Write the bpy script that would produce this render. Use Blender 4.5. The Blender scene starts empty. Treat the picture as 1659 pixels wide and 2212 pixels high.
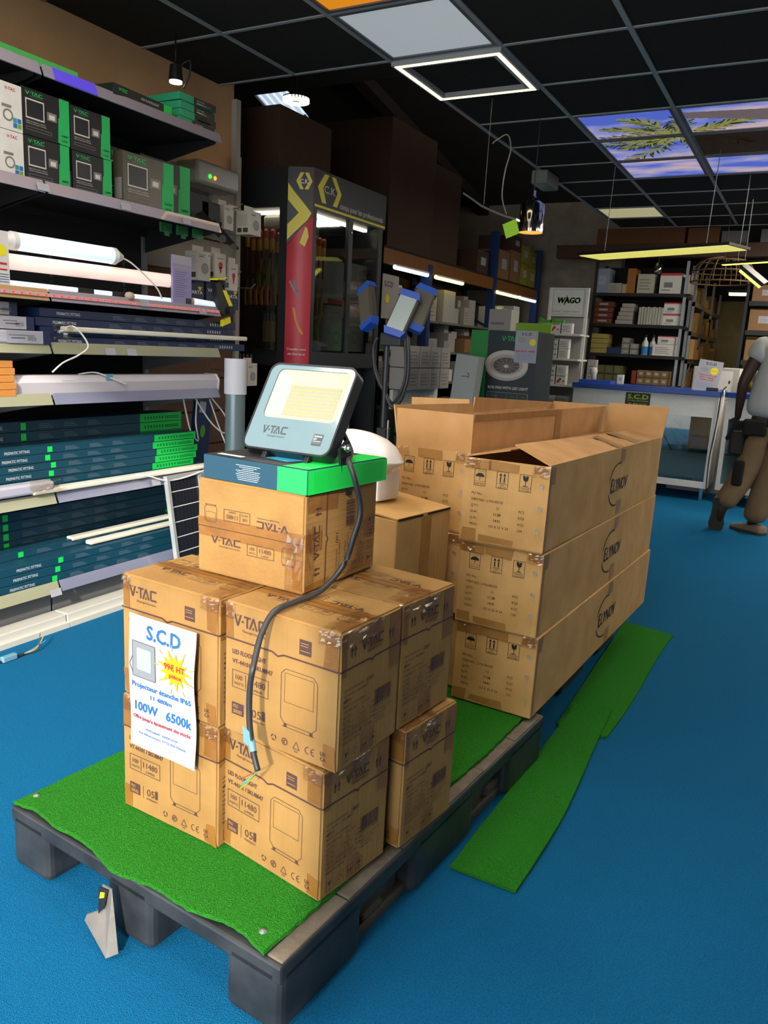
import bpy, bmesh, math, random
from mathutils import Vector, Matrix
R = math.radians
scene = bpy.context.scene
COL = scene.collection

# ---------------------------------------------------------------- camera
cam_d = bpy.data.cameras.new('camera')
cam_d.sensor_fit = 'VERTICAL'
cam_d.sensor_height = 24.0
cam_d.lens = 1679.8 / 2212 * 24.0
cam_d.clip_end = 100
cam = bpy.data.objects.new('camera', cam_d)
COL.objects.link(cam)
rx = Vector((0.87607107, 0.47941356, 0.05159575))
dn = Vector((0.1435523, -0.15716847, -0.97708281))
fw = Vector((-0.46031752, 0.86340066, -0.20651167))
cm = Matrix((rx, -dn, -fw)).transposed().to_4x4()
cm.translation = Vector((0, 0, 1.23))
cam.matrix_world = cm
scene.camera = cam

# ---------------------------------------------------------------- world, sun, exposure
world = bpy.data.worlds.new('world')
scene.world = world
world.use_nodes = True
wn = world.node_tree.nodes['Background']
wn.inputs[0].default_value = (0.86, 0.93, 1.0, 1)
wn.inputs[1].default_value = 4.8
sun_d = bpy.data.lights.new('sun', 'SUN')
sun_d.energy = 6.0
sun_d.angle = R(2.0)
sun_d.color = (1.0, 0.93, 0.82)
sun = bpy.data.objects.new('sun', sun_d)
COL.objects.link(sun)
SAZ, SEL = R(24), R(25)
sdir = Vector((-math.sin(SAZ) * math.cos(SEL), math.cos(SAZ) * math.cos(SEL), -math.sin(SEL)))
sun.rotation_euler = sdir.to_track_quat('-Z', 'Y').to_euler()
sun.location = (1.5, -3, 3)
scene.view_settings.view_transform = 'Standard'
scene.view_settings.look = 'None'
scene.view_settings.gamma = 1
scene.view_settings.use_curve_mapping = False
scene.view_settings.exposure = 0.0
scene.cycles.use_denoising = True
scene.cycles.max_bounces = 8
scene.cycles.transparent_max_bounces = 16
scene.cycles.sample_clamp_indirect = 6

# ---------------------------------------------------------------- materials
def S(h):
    v = [int(h[i:i + 2], 16) / 255 for i in (0, 2, 4)]
    return tuple((c / 12.92 if c <= 0.04045 else ((c + 0.055) / 1.055) ** 2.4) for c in v) + (1,)

MATS = {}
def mat(name, col='808080', rough=0.6, metal=0.0, emit=None, es=1.0, noise=0.0, nscale=30, bump=0.0, bscale=200,
        col2=None, stretch=None, coat=0.0, alpha=None, spec=0.5, sheen=0.0):
    if name in MATS: return MATS[name]
    m = bpy.data.materials.new(name); m.use_nodes = True
    nt = m.node_tree; N = nt.nodes; L = nt.links
    b = N['Principled BSDF']
    c = S(col)
    b.inputs['Base Color'].default_value = c
    b.inputs['Roughness'].default_value = rough
    b.inputs['Metallic'].default_value = metal
    b.inputs['Specular IOR Level'].default_value = spec
    b.inputs['Coat Weight'].default_value = coat
    if sheen:
        b.inputs['Sheen Weight'].default_value = sheen
    if emit:
        b.inputs['Emission Color'].default_value = S(emit)
        b.inputs['Emission Strength'].default_value = es
    tc = N.new('ShaderNodeTexCoord'); vec = tc.outputs['Object']
    if stretch:
        mp = N.new('ShaderNodeMapping'); mp.inputs['Scale'].default_value = stretch
        L.new(vec, mp.inputs['Vector']); vec = mp.outputs['Vector']
    if noise or col2:
        n = N.new('ShaderNodeTexNoise'); n.inputs['Scale'].default_value = nscale; n.inputs['Detail'].default_value = 5
        L.new(vec, n.inputs['Vector'])
        mx = N.new('ShaderNodeMix'); mx.data_type = 'RGBA'
        c2 = S(col2) if col2 else tuple(x * (1 - noise) for x in c[:3]) + (1,)
        mx.inputs[6].default_value = c; mx.inputs[7].default_value = c2
        rp = N.new('ShaderNodeMapRange'); rp.inputs[1].default_value = 0.35; rp.inputs[2].default_value = 0.65
        L.new(n.outputs[0], rp.inputs[0]); L.new(rp.outputs[0], mx.inputs[0]); L.new(mx.outputs[2], b.inputs['Base Color'])
    if bump:
        n2 = N.new('ShaderNodeTexNoise'); n2.inputs['Scale'].default_value = bscale; n2.inputs['Detail'].default_value = 3
        L.new(vec, n2.inputs['Vector'])
        bp = N.new('ShaderNodeBump'); bp.inputs['Strength'].default_value = bump; bp.inputs['Distance'].default_value = 0.01
        L.new(n2.outputs[0], bp.inputs['Height']); L.new(bp.outputs[0], b.inputs['Normal'])
    if alpha is not None:
        out = N['Material Output']; tr = N.new('ShaderNodeBsdfTransparent'); ms = N.new('ShaderNodeMixShader')
        ms.inputs[0].default_value = alpha
        L.new(tr.outputs[0], ms.inputs[1]); L.new(b.outputs[0], ms.inputs[2]); L.new(ms.outputs[0], out.inputs[0])
    MATS[name] = m
    return m

def glass(name, tint='ffffff', refl=0.12, rough=0.02, bump=0.0):
    if name in MATS: return MATS[name]
    m = bpy.data.materials.new(name); m.use_nodes = True
    nt = m.node_tree; N = nt.nodes; L = nt.links
    N.remove(N['Principled BSDF']); out = N['Material Output']
    tr = N.new('ShaderNodeBsdfTransparent'); tr.inputs[0].default_value = S(tint)
    gl = N.new('ShaderNodeBsdfGlossy'); gl.inputs['Roughness'].default_value = rough
    ms = N.new('ShaderNodeMixShader'); ms.inputs[0].default_value = refl
    L.new(tr.outputs[0], ms.inputs[1]); L.new(gl.outputs[0], ms.inputs[2]); L.new(ms.outputs[0], out.inputs[0])
    if bump:
        tc = N.new('ShaderNodeTexCoord'); n = N.new('ShaderNodeTexNoise'); n.inputs['Scale'].default_value = 40
        bp = N.new('ShaderNodeBump'); bp.inputs['Strength'].default_value = bump
        L.new(tc.outputs['Object'], n.inputs['Vector']); L.new(n.outputs[0], bp.inputs['Height']); L.new(bp.outputs[0], gl.inputs['Normal'])
    MATS[name] = m
    return m

def cardboard(name, c1, c2, rough=0.75):
    """kraft board: cloudy tone plus the faint vertical flutes"""
    if name in MATS: return MATS[name]
    m = mat(name, c1, rough, noise=0.1, nscale=9, col2=c2, spec=0.3)
    nt = m.node_tree; N = nt.nodes; L = nt.links; b = N['Principled BSDF']
    tc = N.new('ShaderNodeTexCoord'); mp = N.new('ShaderNodeMapping'); mp.inputs['Scale'].default_value = (60, 60, 3)
    n = N.new('ShaderNodeTexNoise'); n.inputs['Scale'].default_value = 2.0; n.inputs['Detail'].default_value = 4
    n3 = N.new('ShaderNodeTexNoise'); n3.inputs['Scale'].default_value = 7.0
    ad = N.new('ShaderNodeMath'); ad.operation = 'MULTIPLY_ADD'; ad.inputs[1].default_value = 2.5
    bp = N.new('ShaderNodeBump'); bp.inputs['Strength'].default_value = 0.35; bp.inputs['Distance'].default_value = 0.004
    L.new(tc.outputs['Object'], mp.inputs['Vector']); L.new(mp.outputs[0], n.inputs['Vector']); L.new(tc.outputs['Object'], n3.inputs['Vector'])
    L.new(n3.outputs[0], ad.inputs[0]); L.new(n.outputs[0], ad.inputs[2])
    L.new(ad.outputs[0], bp.inputs['Height']); L.new(bp.outputs[0], b.inputs['Normal'])
    return m

KRAFT = cardboard('kraft_board', '9e7843', '906b3a')
KRAFT2 = cardboard('brown_board', 'd0a468', 'c09458')
KRAFT_IN = cardboard('kraft_inside', 'd0a06a', 'c4925a')
TAPE = mat('packing_tape', '8e5f2a', 0.32, noise=0.2, nscale=14, bump=0.25, bscale=40, spec=0.45)
TAPE2 = mat('packing_tape_pale', 'ab7c42', 0.4, noise=0.15, nscale=14, bump=0.2, bscale=40, spec=0.35)
WRAP = glass('clear_wrap', 'f4efe6', 0.10, 0.22, 0.5)
INK = mat('print_ink', '4a2f2c', 0.6)
INKB = mat('black_ink', '1d1716', 0.6)
WHITE = mat('white_plastic', 'e6e6e2', 0.45)
PAPER = mat('white_paper', 'a6a6b0', 0.7, bump=0.08, bscale=12)
BLACKP = mat('black_plastic', '17181a', 0.5)
BLACKM = mat('black_metal', '1c1e22', 0.45, metal=0.3)
GREYM = mat('grey_metal', '8a8d8e', 0.4, metal=0.6)
CHROME = mat('chrome', 'd0d0d0', 0.12, metal=1.0)
GREEN = mat('vivid_green_card', '13d853', 0.5)
TEAL = mat('teal_card', '0f4256', 0.45)
NAVY = mat('navy_card', '17294f', 0.45)
DARKC = mat('dark_card', '16191c', 0.4)
REDC = mat('red_print', 'c22b30', 0.5)
BLUEP = mat('blue_print', '0a5c9c', 0.6)
YELLOW = mat('yellow_print', 'e9dc18', 0.5)
WCARD = mat('white_card', 'd8d6d0', 0.6, noise=0.06, nscale=20)
GREYC = mat('grey_card', '9b9a96', 0.6)
LIME = mat('lime_card', '84b32e', 0.6)
WGREEN = mat('leaf_green_print', '4f9a2c', 0.6)
ORANGE = mat('orange_beam', '8a561e', 0.5, noise=0.2)
BLUEM = mat('rack_blue', '1a3568', 0.45)
CABLE = mat('cable_rubber', '2c2d2f', 0.45)
WCABLE = mat('cable_white', 'e8e5da', 0.5)

# ---------------------------------------------------------------- text geometry
TXT = {}
def text_geo(s, bold):
    k = (s, bold)
    if k not in TXT:
        c = bpy.data.curves.new('t', 'FONT'); c.body = s; c.size = 1; c.resolution_u = 2
        if bold: c.offset = 0.022
        o = bpy.data.objects.new('t', c); m = bpy.data.meshes.new_from_object(o)
        vs = [(v.co.x, v.co.y) for v in m.vertices]; fs = [tuple(p.vertices) for p in m.polygons]
        bpy.data.objects.remove(o); bpy.data.meshes.remove(m); bpy.data.curves.remove(c)
        x0 = min(v[0] for v in vs); x1 = max(v[0] for v in vs)
        TXT[k] = ([((x - x0), y) for x, y in vs], fs, x1 - x0)
    return TXT[k]

LOGO = [[(0, 1), (.2, 1), (.47, .27), (.74, 1), (.94, 1), (.57, 0), (.37, 0)], [(.4, 1), (.54, 1), (.47, .8)],
        [(.95, .38), (1.2, .38), (1.2, .54), (.95, .54)], [(1.22, .82), (2.02, .82), (2.02, 1), (1.22, 1)], [(1.53, 0), (1.71, 0), (1.71, .82), (1.53, .82)],
        [(1.85, 0), (2.27, 1), (2.47, 1), (2.89, 0), (2.69, 0), (2.37, .76), (2.05, 0)], [(2.24, 0), (2.5, 0), (2.37, .3)],
        [(3.85, 1), (3.08, 1), (2.96, .88), (2.96, .12), (3.08, 0), (3.85, 0), (3.85, .18), (3.16, .18), (3.16, .82), (3.85, .82)]]

class B:
    """collects shapes for ONE mesh object"""
    def __init__(s): s.v = []; s.f = []; s.mi = []; s.M = Matrix.Identity(4); s.sm = []
    def add(s, vs, fs, mi=0, smooth=False):
        o = len(s.v)
        s.v += [tuple(s.M @ Vector(p)) for p in vs]
        for f in fs: s.f.append(tuple(i + o for i in f)); s.mi.append(mi); s.sm.append(smooth)
        return s
    def bm(s, bm, mi=0, smooth=False):
        bm.verts.ensure_lookup_table(); bm.verts.index_update()
        s.add([v.co[:] for v in bm.verts], [tuple(v.index for v in f.verts) for f in bm.faces], mi, smooth); bm.free(); return s
    def box(s, x0, y0, z0, x1, y1, z1, mi=0, r=0, seg=2):
        if x0 > x1: x0, x1 = x1, x0
        if y0 > y1: y0, y1 = y1, y0
        if z0 > z1: z0, z1 = z1, z0
        if r:
            bm = bmesh.new(); bmesh.ops.create_cube(bm, size=1)
            bmesh.ops.scale(bm, vec=(x1 - x0, y1 - y0, z1 - z0), verts=bm.verts)
            bmesh.ops.translate(bm, vec=((x0 + x1) / 2, (y0 + y1) / 2, (z0 + z1) / 2), verts=bm.verts)
            bmesh.ops.bevel(bm, geom=bm.edges[:], offset=r, segments=seg, affect='EDGES', profile=0.5)
            return s.bm(bm, mi)
        return s.add([(x0, y0, z0), (x1, y0, z0), (x1, y1, z0), (x0, y1, z0), (x0, y0, z1), (x1, y0, z1), (x1, y1, z1), (x0, y1, z1)],
                     [(0, 3, 2, 1), (4, 5, 6, 7), (0, 1, 5, 4), (1, 2, 6, 5), (2, 3, 7, 6), (3, 0, 4, 7)], mi)
    def prism(s, pts, d, mi=0):
        """closed outline pts (3D) pushed by vector d"""
        n = len(pts); d = Vector(d)
        return s.add(list(pts) + [tuple(Vector(p) + d) for p in pts],
                     [tuple(range(n))[::-1], tuple(range(n, 2 * n))] + [(i, (i + 1) % n, n + (i + 1) % n, n + i) for i in range(n)], mi)
    def cyl(s, p, q, r, r2=None, n=16, mi=0, caps=True, smooth=True):
        p, q = Vector(p), Vector(q); r2 = r if r2 is None else r2
        a = (q - p).normalized(); u = a.orthogonal().normalized(); w = a.cross(u)
        vs = [tuple(p + (u * math.cos(t) + w * math.sin(t)) * r) for t in [2 * math.pi * i / n for i in range(n)]]
        vs += [tuple(q + (u * math.cos(t) + w * math.sin(t)) * r2) for t in [2 * math.pi * i / n for i in range(n)]]
        s.add(vs, [(i, (i + 1) % n, n + (i + 1) % n, n + i) for i in range(n)], mi, smooth)
        if caps: s.add(vs, [tuple(range(n))[::-1], tuple(range(n, 2 * n))], mi)
        return s
    def lathe(s, prof, c=(0, 0, 0), n=24, mi=0, smooth=True):
        vs = []; fs = []
        for r, z in prof:
            for i in range(n):
                t = 2 * math.pi * i / n; vs.append((c[0] + r * math.cos(t), c[1] + r * math.sin(t), c[2] + z))
        for k in range(len(prof) - 1):
            for i in range(n): fs.append((k * n + i, k * n + (i + 1) % n, (k + 1) * n + (i + 1) % n, (k + 1) * n + i))
        return s.add(vs, fs, mi, smooth)
    def tube(s, pts, r, n=8, mi=0, sub=6):
        P = [Vector(p) for p in pts]
        if sub and len(P) > 2:
            Q = []
            for i in range(len(P) - 1):
                a = P[max(i - 1, 0)]; b = P[i]; c = P[i + 1]; d = P[min(i + 2, len(P) - 1)]
                for k in range(sub):
                    t = k / sub
                    Q.append(0.5 * ((2 * b) + (c - a) * t + (2 * a - 5 * b + 4 * c - d) * t * t + (3 * b - a - 3 * c + d) * t ** 3))
            P = Q + [P[-1]]
        vs = []; up = Vector((0.31, 0.2, 0.93))
        for i, p in enumerate(P):
            d = (P[min(i + 1, len(P) - 1)] - P[max(i - 1, 0)]).normalized()
            u = d.cross(up)
            if u.length < 1e-3: u = d.orthogonal()
            u.normalize(); w = d.cross(u)
            for k in range(n):
                t = 2 * math.pi * k / n; vs.append(tuple(p + (u * math.cos(t) + w * math.sin(t)) * r))
        m = len(P)
        fs = [(i * n + k, i * n + (k + 1) % n, (i + 1) * n + (k + 1) % n, (i + 1) * n + k) for i in range(m - 1) for k in range(n)]
        fs += [tuple(range(n))[::-1], tuple((m - 1) * n + k for k in range(n))]
        return s.add(vs, fs, mi, True)
    def out(s, name, mats, parent=None, loc=None, smooth=None):
        me = bpy.data.meshes.new(name); me.from_pydata(s.v, [], s.f)
        if not isinstance(mats, (list, tuple)): mats = [mats]
        for m in mats: me.materials.append(m)
        me.polygons.foreach_set('material_index', s.mi)
        me.polygons.foreach_set('use_smooth', s.sm); me.update()
        o = bpy.data.objects.new(name, me); COL.objects.link(o)
        if parent: o.parent = parent
        if loc: o.location = loc
        return o

class D(B):
    """printing laid on a face: origin o, axes u (right) and v (up) as seen from outside"""
    def __init__(s, o=(0, 0, 0), u=(1, 0, 0), v=(0, 0, 1), off=0.0009):
        super().__init__(); s.frame(o, u, v, off)
    def frame(s, o, u, v, off=0.0009):
        s.o = Vector(o); s.u = Vector(u).normalized(); s.w = Vector(v).normalized(); s.n = s.u.cross(s.w); s.off = off; s.flip = None; return s
    def P(s, x, y, k=0):
        if s.flip: x, y = s.flip[0] - x, s.flip[1] - y
        return tuple(s.o + s.u * x + s.w * y + s.n * (s.off + k * 0.0004))
    def poly(s, pts, mi=0, k=0): return s.add([s.P(x, y, k) for x, y in pts], [tuple(range(len(pts)))], mi)
    def rect(s, x0, y0, x1, y1, mi=0, k=0): return s.poly([(x0, y0), (x1, y0), (x1, y1), (x0, y1)], mi, k)
    def frame_rect(s, x0, y0, x1, y1, t, mi=0, k=0):
        s.rect(x0, y0, x1, y0 + t, mi, k); s.rect(x0, y1 - t, x1, y1, mi, k); s.rect(x0, y0 + t, x0 + t, y1 - t, mi, k); return s.rect(x1 - t, y0 + t, x1, y1 - t, mi, k)
    def line(s, pts, t, mi=0, k=0):
        for (a, b), (c, d) in zip(pts, pts[1:]):
            l = math.hypot(c - a, d - b) or 1; nx, ny = -(d - b) / l * t / 2, (c - a) / l * t / 2
            s.poly([(a + nx, b + ny), (a - nx, b - ny), (c - nx, d - ny), (c + nx, d + ny)], mi, k)
        return s
    def disc(s, x, y, r, mi=0, k=0, n=20, ry=None):
        ry = ry or r
        return s.poly([(x + r * math.cos(2 * math.pi * i / n), y + ry * math.sin(2 * math.pi * i / n)) for i in range(n)], mi, k)
    def ring(s, x, y, r, t, mi=0, k=0, a0=0, a1=360, n=20, ry=None):
        ry = ry or r
        p = [(x + r * math.cos(R(a0 + (a1 - a0) * i / n)), y + ry * math.sin(R(a0 + (a1 - a0) * i / n))) for i in range(n + 1)]
        return s.line(p, t, mi, k)
    def text(s, t, x, y, h, mi=0, w=None, al='L', bold=False, k=0, shear=0):
        vs, fs, W = text_geo(t, bold); sc = h / 0.737; sx = (w / W) if w else sc
        if al == 'C': x -= W * sx / 2
        if al == 'R': x -= W * sx
        return s.add([s.P(x + a * sx + b * sc * shear, y + b * sc, k) for a, b in vs], fs, mi)
    def logo(s, x, y, h, w, mi=0, k=0, tag=True):
        for p in LOGO: s.poly([(x + a * w / 3.85, y + b * h) for a, b in p], mi, k)
        if tag: s.text('Meaningful Innovation.', x + w * .28, y - h * .42, h * .22, mi, w=w * .72, k=k)
        return s
    def bars(s, x0, y0, x1, y1, mi=0, k=0, seed=1):
        rr = random.Random(seed); x = x0
        while x < x1 - 1e-4:
            w = (x1 - x0) / 60 * rr.choice((1, 1, 2, 3)); s.rect(x, y0, min(x + w, x1), y1, mi, k); x += w + (x1 - x0) / 60 * rr.choice((1, 1, 2))
        return s

# ---------------------------------------------------------------- object bookkeeping
def tag(o, label, cat, group=None, kind=None):
    if label: o['label'] = label
    if cat: o['category'] = cat
    if group: o['group'] = group
    if kind: o['kind'] = kind
    return o
def thing(name, label, cat, loc=(0, 0, 0), rz=0, group=None, rot=None):
    o = bpy.data.objects.new(name, None); COL.objects.link(o); o.empty_display_size = 0.05
    o.location = loc; o.rotation_euler = rot if rot else (0, 0, R(rz))
    return tag(o, label, cat, group)
def struct(o): o['kind'] = 'structure'; return o
def dup(root, label=None, loc=None, rz=None, group=None, rot=None):
    c = root.copy(); COL.objects.link(c)
    if label: c['label'] = label
    if group: c['group'] = group
    if loc is not None: c.location = loc
    if rz is not None: c.rotation_euler = (0, 0, R(rz))
    if rot is not None: c.rotation_euler = rot
    for ch in list(root.children):
        d = ch.copy(); COL.objects.link(d); d.parent = c
        for g in list(ch.children):
            e = g.copy(); COL.objects.link(e); e.parent = d
    return c
ORD = ['first', 'second', 'third', 'fourth', 'fifth', 'sixth', 'seventh', 'eighth', 'ninth', 'tenth', 'eleventh', 'twelfth', 'thirteenth', 'fourteenth']

# ================================================================ THE SETTING
CARPET = mat('blue_carpet', '0a76aa', 0.95, noise=0.0, col2='086290', nscale=260, bump=0.9, bscale=420, spec=0.15)
o = struct(B().box(-7, -0.75, -0.05, 3.3, 13.2, 0).out('floor', CARPET))
struct(B().box(-12, -14, -0.08, 12, -0.76, -0.03).out('ground', mat('pavement', '8f8c86', 0.9, noise=0.15)))
TANW = mat('tan_wall', 'd4a678', 0.85, noise=0.05, col2='c4966a', nscale=3, bump=0.1, bscale=150)
struct(B().box(-3.46, -0.6, 0, -3.262, 3.95, 3.2).out('wall_left', TANW))
struct(B().box(-3.262, 3.93, 0, -3.225, 3.97, 2.62).out('trim_1', mat('pale_trim', 'b9b2a4', 0.6)))
DARKW = mat('dark_wall', '3b2f28', 0.9, noise=0.2, nscale=4)
struct(B().box(-7, -0.6, 0, -6.8, 13.2, 5.5).out('wall_left_rear', DARKW))
struct(B().box(-6.8, 3.72, 0, -3.46, 3.92, 5.5).out('wall_partition', DARKW))
CONC = mat('concrete_block_wall', 'a89a88', 0.9, noise=0.1, col2='94867a', nscale=5, bump=0.3, bscale=30)
w = B(); w.box(-6.8, 10.0, 0, -2.25, 10.2, 3.3)
for k in range(16): w.box(-6.8, 9.995, 0.2 * k + .005, -2.25, 10.0, 0.2 * k + .192)
struct(w.out('wall_back', CONC))
YW = mat('ochre_block_wall', 'a08a5c', 0.9, noise=0.1, col2='8f7a4e', nscale=6, bump=0.3, bscale=25)
w = B()
for k in range(14): w.box(-2.25, 12.59, 0.21 * k, 3.2, 12.6, 0.21 * k + .204)
w.box(-2.25, 12.6, 0, 3.2, 12.8, 3.3)
struct(w.out('wall_store', YW))
struct(B().box(-2.25, 10.2, 0, -2.15, 12.6, 3.3).out('wall_store_side', DARKW))
w = B(); w.box(3.1, -0.6, 0, 3.3, 13.2, 5.5)
struct(w.out('wall_right', mat('grey_wall', '8c8a84', 0.85)))
w = B(); w.box(0.11, -0.75, 0, 3.3, -0.6, 5.5); w.box(-7, -0.75, 0, -3.262, -0.6, 5.5); w.box(-3.262, -0.75, 2.55, 0.11, -0.6, 5.5)
struct(w.out('wall_front', mat('front_wall', 'aaa69c', 0.8)))
# sloping warehouse roof with a corrugated skylight
def rz_(y): return 3.1 + 0.37 * (10.0 - y)
ROOFM = mat('roof_dark', '35302a', 0.9, noise=0.2, nscale=5)
w = B()
def roofq(x0, y0, x1, y1):
    w.prism([(x0, y0, rz_(y0)), (x1, y0, rz_(y0)), (x1, y1, rz_(y1)), (x0, y1, rz_(y1))], (0, 0, 0.06))
roofq(-7, 3.7, 3.3, 7.42); roofq(-7, 8.12, 3.3, 13.3); roofq(-7, 7.42, -6.05, 8.12); roofq(-5.58, 7.42, 3.3, 8.12)
w.box(-7, -0.75, 5.4, 3.3, 3.75, 5.5)
struct(w.out('roof', ROOFM))
TRN = bpy.data.materials.new('skylight_sheet'); TRN.use_nodes = True
_n = TRN.node_tree; _n.nodes.remove(_n.nodes['Principled BSDF']); _t = _n.nodes.new('ShaderNodeBsdfTranslucent'); _t.inputs[0].default_value = (.30, .33, .38, 1)
_n.links.new(_t.outputs[0], _n.nodes['Material Output'].inputs[0])
w = B(); nn = 40
pts = [(-6.05 + .47 * i / nn, 0.018 * math.sin(i * 2 * math.pi / 8)) for i in range(nn + 1)]
vs = []
for x, dz in pts: vs += [(x, 7.42, rz_(7.42) + .03 + dz), (x, 8.12, rz_(8.12) + .03 + dz)]
w.add(vs, [(2 * i, 2 * i + 2, 2 * i + 3, 2 * i + 1) for i in range(nn)])
struct(w.out('window_1', TRN))
w = B()
for y0, x0 in ((6.0, -4.95),):
    w.prism([(-4.95, 6.0, 4.45), (-4.8, 6.0, 4.45), (-4.02, 10, 2.98), (-4.17, 10, 2.98)], (0, 0, .2))
struct(w.out('roof_beam', mat('beam_dark', '2a2119', 0.8)))
struct(B().box(-6.7, 7.30, 3.86, -3.0, 7.40, 4.02).out('roof_beam_cross', mat('beam_grey', '3a3d3c', 0.7)))

# suspended ceiling: black tiles in a grey grid (0.6 m)
TILE = mat('black_ceiling_tile', '3a3733', 0.95, noise=0.3, nscale=160, bump=0.2, bscale=500, spec=0.1)
BAR = mat('ceiling_bar', 'a4a8a8', 0.5, metal=0.2)
GX, GY, CZ = -2.132, 3.214, 2.66
holes = {(0, -1), (0, 0), (0, 1), (1, 3), (1, 4), (1, 5), (2, 3), (2, 4), (2, 5), (0, 8)} | {(3, 6), (3, 8), (4, 5), (4, 7), (6, 1), (6, 3), (6, 5), (6, 7)} | {(0, -3), (0, -5), (2, -3), (2, -5)}
ct = B(); cb = B()
for i in range(-2, 9):
    for j in range(-7, 10):
        if i < 0 and j > 0: continue
        x0, y0 = GX + .6 * i, GY + .6 * j
        x0c = max(x0, -3.262)
        if (i, j) not in holes: ct.box(x0c + .002, y0 + .002, CZ + .008, x0 + .598, y0 + .598, CZ + .022)
        cb.box(x0 + .6 - .012, y0, CZ, x0 + .6 + .012, y0 + .6, CZ + .007)
        cb.box(x0c, y0 + .6 - .009, CZ + .0005, x0 + .588, y0 + .6 + .009, CZ + .0065)
        if i == 0 and j > 0: cb.box(x0 - .012, y0, CZ, x0 + .012, y0 + .6, CZ + .007)
struct(ct.out('ceiling', TILE))
struct(cb.out('ceiling_grid', BAR))

def panel_light(i, j, label, diff_mat, inner=None, framew=.02):
    x0, y0 = GX + .6 * i, GY + .6 * j
    t = thing('ceiling_light', label, 'ceiling light', (x0 + .3, y0 + .3, CZ), group='ceiling panels')
    f = B(); a = .288
    for (p, q, r_, s_) in ((-a, -a, a, -a + framew), (-a, a - framew, a, a), (-a, -a + framew, -a + framew, a - framew), (a - framew, -a + framew, a, a - framew)):
        f.box(p, q, .001, r_, s_, .03)
    f.out('frame', mat('panel_frame', '6b6a70', 0.4, metal=0.3), t)
    B().box(-a + framew, -a + framew, .008, a - framew, a - framew, .02).out('diffuser', diff_mat, t)
    return t
panel_light(0, 0, 'white square light panel between the orange panel and the glowing outline square', mat('panel_white', 'c8cccc', 0.4, emit='b4bcbf', es=0.55))
panel_light(0, -1, 'orange glowing light panel at the very top of the ceiling', mat('panel_orange', 'd98a20', 0.4, emit='e08a18', es=0.8))
panel_light(0, 8, 'dim cream light panel at the far end of the black ceiling', mat('panel_cream', 'c8c29a', 0.4, emit='b4ac84', es=0.75))
t = thing('outline_light', 'glowing square outline light framing one black ceiling tile', 'ceiling light', (GX + .3, GY + .9, CZ))
f = B(); f.box(-.24, -.24, .002, .24, .24, .012); f.out('tile', TILE, t)
f = B(); a, b_ = .285, .262
for (p, q, r_, s_) in ((-a, -a, a, -b_), (-a, b_, a, a), (-a, -b_, -b_, b_), (b_, -b_, a, b_)): f.box(p, q, -.022, r_, s_, -.004)
f.out('light_strip', mat('warm_strip', 'ffe9b0', 0.4, emit='ffe2a0', es=5), t)
f = B()
for (p, q, r_, s_) in ((-.298, -.298, .298, -.285), (-.298, .285, .298, .298), (-.298, -.285, -.285, .285), (.285, -.285, .298, .285), (-b_, -b_, b_, -.24), (-b_, .24, b_, b_), (-b_, -.24, -.24, .24), (.24, -.24, b_, .24)): f.box(p, q, -.02, r_, s_, .005)
f.out('frame', BAR, t)
for i, j in ((3, 6), (3, 8), (4, 5), (4, 7), (6, 1), (6, 3), (6, 5), (6, 7)):  # panels added out of view to brighten the interior from the right
    panel_light(i, j, 'added unseen fill panel right of the aisle, %s column, %s from the entrance' % ({3: 'nearest', 4: 'middle', 6: 'outermost'}[i], ORD[j // 2]), mat('panel_fill_right', 'e8e8e8', 0.4, emit='fff4e4', es=26))
for k, (i, j) in enumerate(((0, -3), (0, -5), (2, -3), (2, -5))):  # more unseen panels, added over the entrance to lift wall and carton tops
    panel_light(i, j, 'added unseen fill panel in the ceiling near the entrance, %s of four' % ORD[k], mat('panel_fill_entrance', 'e8e8e8', 0.4, emit='fff4e4', es=16))
# palm sky panels (backlit)
def sky_mat():
    m = mat('sky_print', '3048a0', 0.5)
    nt = m.node_tree; N = nt.nodes; L = nt.links; b = N['Principled BSDF']
    tc = N.new('ShaderNodeTexCoord'); mp = N.new('ShaderNodeMapping'); mp.inputs['Scale'].default_value = (1.2, 2.4, 1)
    g = N.new('ShaderNodeNewGeometry'); L.new(g.outputs['Position'], mp.inputs[0])
    n = N.new('ShaderNodeTexNoise'); n.inputs['Scale'].default_value = 1.6; n.inputs['Detail'].default_value = 6
    cr = N.new('ShaderNodeValToRGB'); cr.color_ramp.elements[0].position = .42; cr.color_ramp.elements[0].color = S('5066cc')
    cr.color_ramp.elements[1].position = .62; cr.color_ramp.elements[1].color = S('ccb0b8')
    e = cr.color_ramp.elements.new(.52); e.color = S('8a92d0')
    L.new(mp.outputs[0], n.inputs['Vector']); L.new(n.outputs[0], cr.inputs[0]); L.new(cr.outputs[0], b.inputs['Emission Color'])
    b.inputs['Emission Strength'].default_value = .85; b.inputs['Base Color'].default_value = (.05, .05, .05, 1)
    return m
SKYP = sky_mat()
FROND = mat('frond_print', '2c3312', 0.6, emit='3c4a18', es=0.5)
FROND2 = mat('frond_print_light', '6a7030', 0.6, emit='9a9850', es=0.6)
TRUNK = mat('trunk_print', '5a5252', 0.6, emit='7a6a6a', es=0.6)
DKP = mat('dark_print', '1a1208', 0.6, emit='2a1c0c', es=0.3)
cx, cy = -1.03, 5.62          # crown of the palm in the printed picture, on the ceiling plane
fr = random.Random(4)
segs = []                     # (p, q, width, mi)
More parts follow.
